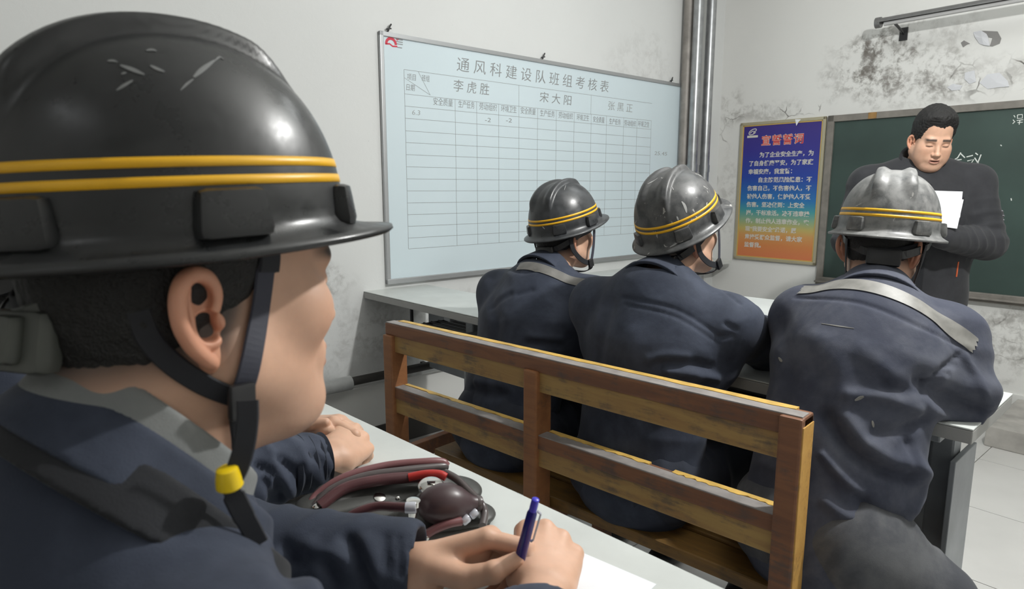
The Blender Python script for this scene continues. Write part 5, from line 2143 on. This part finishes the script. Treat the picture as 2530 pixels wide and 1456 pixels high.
    B.KL, B.KR = P_(-.10, .02, .48), P_(.10, .02, .48)
    B.AL, B.AR = P_(-.11, .0, .095), P_(.11, .0, .095)
    ts = trousers_sculpt(B, .009, .92)
    tv, tq = ts.arrays()
    quads('trousers', relax(tv, tq, 2), tq, M['black_cloth'], root, L)
    shoes(B, root, 'shoe')
    # the two sheets in his hand
    for k, (px, py, d_, w_, h_, an) in enumerate(((2312, 503, 2.90, .19, .115, -3), (2310, 521, 2.88, .19, .13, -9))):
        c_ = pt(px, py, d_)
        xx = unit(np.cross(fwd, UP)) * -1
        yy = unit(UP * .96 - fwd * .25)
        a = math.radians(an)
        x2, y2 = xx * math.cos(a) + yy * math.sin(a), yy * math.cos(a) - xx * math.sin(a)
        n2 = np.cross(x2, y2)
        vv, ff = [], []
        for i in range(5):
            for j in range(5):
                u_, t_ = i / 4 - .5, j / 4 - .5
                vv.append(c_ + x2 * w_ * u_ + y2 * h_ * t_ + n2 * .006 * (u_ * u_ * 4))
        nv = len(vv)
        vv += [p - n2 * .0006 for p in vv]
        for i in range(4):
            for j in range(4):
                a_ = i * 5 + j
                ff += [(a_, a_ + 5, a_ + 6, a_ + 1), (a_ + nv, a_ + 1 + nv, a_ + 6 + nv, a_ + 5 + nv)]
        o = link('paper_sheet', mesh_np('paper_sheet', vv, ff), M['paper'], None, True)
        tag(o, ['upper white sheet held by the standing man, level edge', 'lower white sheet held by the standing man, tilted edge'][k], 'paper', 'sheets in the standing man\'s hand')
    return root


rs = standing_man()

# ================================================================== THINGS ON THE NEAR DESK
# paper under the hands
pc = [ph(*p, DT + .001) for p in ((1435, 1364), (1622, 1444), (1500, 1560), (1190, 1432))]
b_ = MB()
vv = [p for p in pc] + [p - UP * .0008 for p in pc]
b_.add(vv, [(0, 3, 2, 1), (4, 5, 6, 7), (0, 1, 5, 4), (1, 2, 6, 5), (2, 3, 7, 6), (3, 0, 4, 7)])
tag(b_.build('paper_sheet', M['paper']), 'white writing sheet lying on the desk under the pen', 'paper')
# pen
pA = pt(1322, 1240, .655)
pB_ = pA + unit(pt(1290, 1360, .668) - pA) * .146
ax_ = unit(pB_ - pA)
plen = float(np.linalg.norm(pB_ - pA))
pen = empty('ballpoint_pen', pA, 'dark blue ballpoint pen held upright between both hands over the paper', 'pen')
MB().lathe([(.012, .0044), (.016, .0056), (.06, .0062), (.10, .0064), (plen - .022, .0058), (plen - .016, .0046)], (0, 0, 0), ax_, 20).build('barrel', M['pen_blue'], pen, True)
MB().lathe([(-.004, .0028), (-.003, .0042), (.006, .0044), (.0125, .0042)], (0, 0, 0), ax_, 16).build('push_button', M['pen_blue_bright'], pen, True)
MB().lathe([(plen - .018, .0042), (plen - .004, .0014), (plen, .0006)], (0, 0, 0), ax_, 16).build('tip', M['chrome'], pen, True)
sd = unit(np.cross(ax_, V3(0, 1, 0)))
sd = sd if sd[0] > 0 else -sd
b_ = MB()
v_, f_ = ribbon_arr([ax_ * .012 + sd * .0055, ax_ * .014 + sd * .0095, ax_ * .05 + sd * .0090, ax_ * .053 + sd * .0068], .0035, .0016, sd)
b_.add(v_, f_)
b_.build('clip', M['clear'], pen)

# blood pressure kit
kit_c = ph(960, 1250, DT)
kit = empty('blood_pressure_kit', (float(kit_c[0]), float(kit_c[1]), DT), 'dark blood pressure kit with maroon rubber tubes, bulb and chrome valve on the desk', 'medical kit')
KL_ = np.array(kit.location)
kp = lambda px, py, z: ph(px, py, DT + z) - KL_
s = Sculpt((-.24, -.16, -.005), (.22, .17, .10), .0024)
g_ = lambda px, py, z: kp(px, py, 0) * V3(1, 1, 0) + UP * z
s.rc(g_(800, 1300, .016), g_(1120, 1235, .014), .047, .046, flat=UP, fs=2.9)
s.rc(g_(800, 1296, .030), g_(1050, 1228, .028), .040, .044, k=.004, flat=UP, fs=3.2)
s.rc(g_(830, 1280, .041), g_(990, 1226, .040), .030, .036, k=.004, flat=UP, fs=3.4)
s.rc(g_(1050, 1300, .012), g_(1165, 1285, .010), .042, .036, k=.006, flat=UP, fs=3.4)
s.cut((0, 0, .0008), (0, 0, -1))
v, q = s.arrays()
n_ = vnormals(v, q)
v = v + n_ * (.0018 * wav(v, [40, 70], 3))[:, None]
v[:, 2] = np.maximum(v[:, 2], .0006)
quads('folded_cuff', relax(v, q, 1), q, M['cuff_leather'], kit)
ktree = BVHTree.FromPolygons([tuple(p) for p in v], [tuple(int(i) for i in f_) for f_ in q])
# cuff flap edge
fl = [kp(1020, 1310, .03), kp(900, 1215, .052), kp(870, 1180, .048)]


def kt(name, pts_, r, m):
    P3 = catmull([kp(*p) for p in pts_], 8)
    b_ = MB().tube(P3, r, 14)
    return b_.build(name, M[m], kit, True)


kt('rubber_tube', [(762, 1262, .030), (782, 1225, .042), (850, 1180, .060), (950, 1152, .066), (1050, 1142, .066), (1092, 1142, .062), (1104, 1152, .055)], .0062, 'rubber_pink')
kt('rubber_tube', [(772, 1258, .034), (820, 1210, .052), (900, 1178, .062), (1000, 1163, .062), (1080, 1154, .058), (1104, 1152, .055)], .0062, 'rubber_grey')
kt('rubber_tube', [(790, 1252, .040), (850, 1208, .054), (930, 1188, .058), (1010, 1180, .056), (1060, 1178, .054)], .0085, 'rubber_maroon')
kt('rubber_tube', [(1010, 1180, .058), (1050, 1172, .062), (1085, 1172, .062), (1102, 1180, .058)], .0062, 'rubber_red')
kt('rubber_tube', [(1100, 1168, .056), (1130, 1186, .052), (1160, 1216, .044), (1188, 1245, .036), (1197, 1270, .026), (1192, 1300, .020)], .0058, 'rubber_grey')
kt('rubber_tube', [(840, 1296, .040), (880, 1268, .052), (930, 1252, .058), (975, 1253, .060), (1008, 1255, .062)], .0064, 'rubber_maroon')
kt('rubber_tube', [(1052, 1322, .020), (1075, 1308, .026), (1110, 1294, .032), (1140, 1288, .032)], .0060, 'rubber_pink')
# bulb
b0, b1 = kp(1030, 1248, .052), kp(1186, 1244, .040)
bl = np.linalg.norm(b1 - b0)
MB().lathe([(0, .004), (bl * .05, .014), (bl * .16, .0225), (bl * .34, .0285), (bl * .52, .0290), (bl * .68, .0235), (bl * .82, .0145), (bl * .90, .0105), (bl * 1.02, .0100), (bl * 1.03, .0085)], b0, b1 - b0, 32).build('inflation_bulb', M['bulb_rubber'], kit, True)
MB().lathe([(0, .0105), (.003, .0112), (.006, .0105)], b0 + (b1 - b0) * .94, b1 - b0, 24).build('bulb_collar', M['rubber_grey'], kit, True)
# chrome valve hanging at the bulb's mouth
va = kp(1021, 1242, .066)
dv = unit(kp(1018, 1302, .030) - va)
vlv = MB().lathe([(-.004, .005), (-.003, .0095), (.004, .0098), (.006, .0075), (.018, .0062), (.026, .0045), (.027, .0065), (.031, .0065), (.032, .004), (.035, .0055), (.038, .0035), (.041, .005), (.044, .003), (.048, .0042), (.052, .002)], va, dv, 20).build('air_valve', M['chrome'], kit, True)
MB().lathe([(0, .0074), (.010, .0080), (.014, .0074)], kp(1002, 1255, .062), kp(1014, 1255, .062) - kp(1002, 1255, .062), 18).build('tube_ferrule', M['clear'], kit, True)
# gauge cap
gc = kp(1066, 1198, .064)
MB().lathe([(-.010, .0185), (-.002, .0190), (.0, .0175), (.002, .0150)], gc, unit((.1, -.25, .95)), 28).build('gauge_cap', M['chrome'], kit, True)
b_ = MB()
b_.box(-.006, .006, -.002, .002, 0, .004, .001)
o = b_.build('gauge_thumbscrew', M['chrome'], kit, True)
o.location = gc + V3(.0, -.001, .003)
# press studs on the cuff
for px, py in ((938, 1229), (983, 1231), (783, 1251)):
    d_ = ph(px, py, DT + .05) - V3(0, 0, CAMZ)
    hit = ktree.ray_cast(Vector(V3(0, 0, CAMZ) - KL_), Vector(d_))
    if hit[0] is not None:
        r_ = .0085 if px == 938 else .0032 if px == 983 else .006
        MB().lathe([(-.001, r_), (.0012, r_), (.002, r_ * .7), (.0023, r_ * .3)], np.array(hit[0]), np.array(hit[1]), 20).build('press_stud', M['chrome'], kit, True)
for (px, py, z) in ((1150, 1285, .030), (1170, 1270, .032)):
    c0 = kp(px, py, z)
    MB().lathe([(-.006, .0050), (-.004, .0062), (.004, .0062), (.006, .0050)], c0, unit((.5, .3, .3)), 16).build('connector', M['clear'], kit, True)
c0 = kp(1040, 1332, .016)
MB().lathe([(-.012, .004), (-.008, .007), (.006, .007), (.010, .005)], c0, unit((.9, .3, .2)), 16).build('connector', M['chrome'], kit, True)

# ------------------------------------------------------------------ strips, seams and scuffs laid on cloth and helmets
def surf_strip(v, q, root, pa, pb, wid, m, keep_px=None, name='reflective_strip', off=.0022):
    """band across the cloth through two pixels of the photograph"""
    tree = tree_of(v, q)
    A = px_on(tree, [pa, pb], 8)
    p0, p1 = A[0][0], A[-1][0]
    nn = unit(np.mean([n for _, n in A], 0))
    pl = unit(np.cross(p1 - p0, nn))
    ax = unit(p1 - p0)
    ln = np.linalg.norm(p1 - p0)
    keep = lambda c: (((c - p0) @ ax) > -.01) & (((c - p0) @ ax) < ln + .01) & (((c - p0) @ nn) > -.10)
    return reflect_strip(v, q, p0, pl, wid, M[m], root, root.location, off, keep, name)


surf_strip(v1, q1, r1, (1258, 650), (1484, 716), .034, 'reflect_shaded')
surf_strip(v3, q3, r3, (1990, 716), (2398, 846), .036, 'reflect')
t3 = tree_of(v3, q3)
for poly, wid in (([(1924, 884), (1929, 890), (1933, 894)], .007), ([(2112, 990), (2124, 984), (2134, 980)], .007), ([(2155, 1040), (2158, 1056)], .005), ([(2030, 800), (2070, 806), (2110, 812)], .003)):
    P3 = px_on(t3, poly, 5)
    if len(P3) > 2:
        n_ = len(P3)
        v_, f_ = ribbon_arr([p + nn * .0006 for p, nn in P3], [wid * (.3 + .7 * math.sin(PI * (i + .6) / (n_ + .2))) for i in range(n_)], .0008, [nn for _, nn in P3])
        link('paint_spot', mesh_np('paint_spot', [Vector(p) - r3.location for p in v_], f_), M['reflect'], r3)

hshell = [o for o in hf.children if o.name.startswith('shell')][0]


def scuff(helmet, polys, m, name='scuff'):
    sh = [o for o in helmet.children if o.name.startswith('shell')][0]
    mw = helmet.matrix_world
    vs = np.array([mw @ v_.co for v_ in sh.data.vertices])
    tree = BVHTree.FromPolygons([tuple(p) for p in vs], [tuple(p.vertices) for p in sh.data.polygons])
    hi = mw.inverted()
    for poly, wid in polys:
        P3 = px_on(tree, poly, 5)
        if len(P3) < 2:
            continue
        n_ = len(P3)
        ws = [wid * (.25 + .75 * math.sin(PI * (i + .6) / (n_ + .2))) for i in range(n_)]
        v_, f_ = ribbon_arr([p + nn * .0003 for p, nn in P3], ws, .0005, [nn for _, nn in P3])
        link(name, mesh_np(name, [hi @ Vector(p) for p in v_], f_), M[m], helmet)


M['scuff_grey'] = mat('scuff_grey', (.17, .175, .175), .6)
M['scuff_pale'] = mat('scuff_pale', (.34, .34, .335), .7)
scuff(hf, [([(266, 152), (278, 151), (290, 154)], .0022), ([(298, 162), (325, 172), (356, 185)], .0036), ([(372, 163), (388, 171), (406, 178)], .0030), ([(362, 126), (375, 124), (386, 127)], .0028),
           ([(300, 184), (312, 180)], .0016), ([(288, 224), (308, 211), (328, 199)], .0022), ([(446, 224), (462, 208), (478, 196)], .0016), ([(478, 192), (500, 172), (530, 150)], .0034), ([(530, 152), (542, 142), (552, 148)], .0016)], 'scuff_grey')
scuff(h2, [([(1684, 498), (1690, 506), (1694, 516), (1696, 526)], .0075), ([(1745, 508), (1747, 500)], .004), ([(1672, 535), (1676, 545)], .004), ([(1678, 575), (1688, 572)], .003), ([(1700, 570), (1706, 576)], .004),
           ([(1600, 455), (1615, 447), (1625, 440)], .003), ([(1720, 430), (1732, 434)], .003), ([(1660, 462), (1664, 470)], .003), ([(1675, 600), (1655, 611)], .004)], 'scuff_pale')
scuff(h1, [([(1340, 560), (1346, 566)], .0035), ([(1394, 470), (1398, 458)], .0016)], 'scuff_pale')
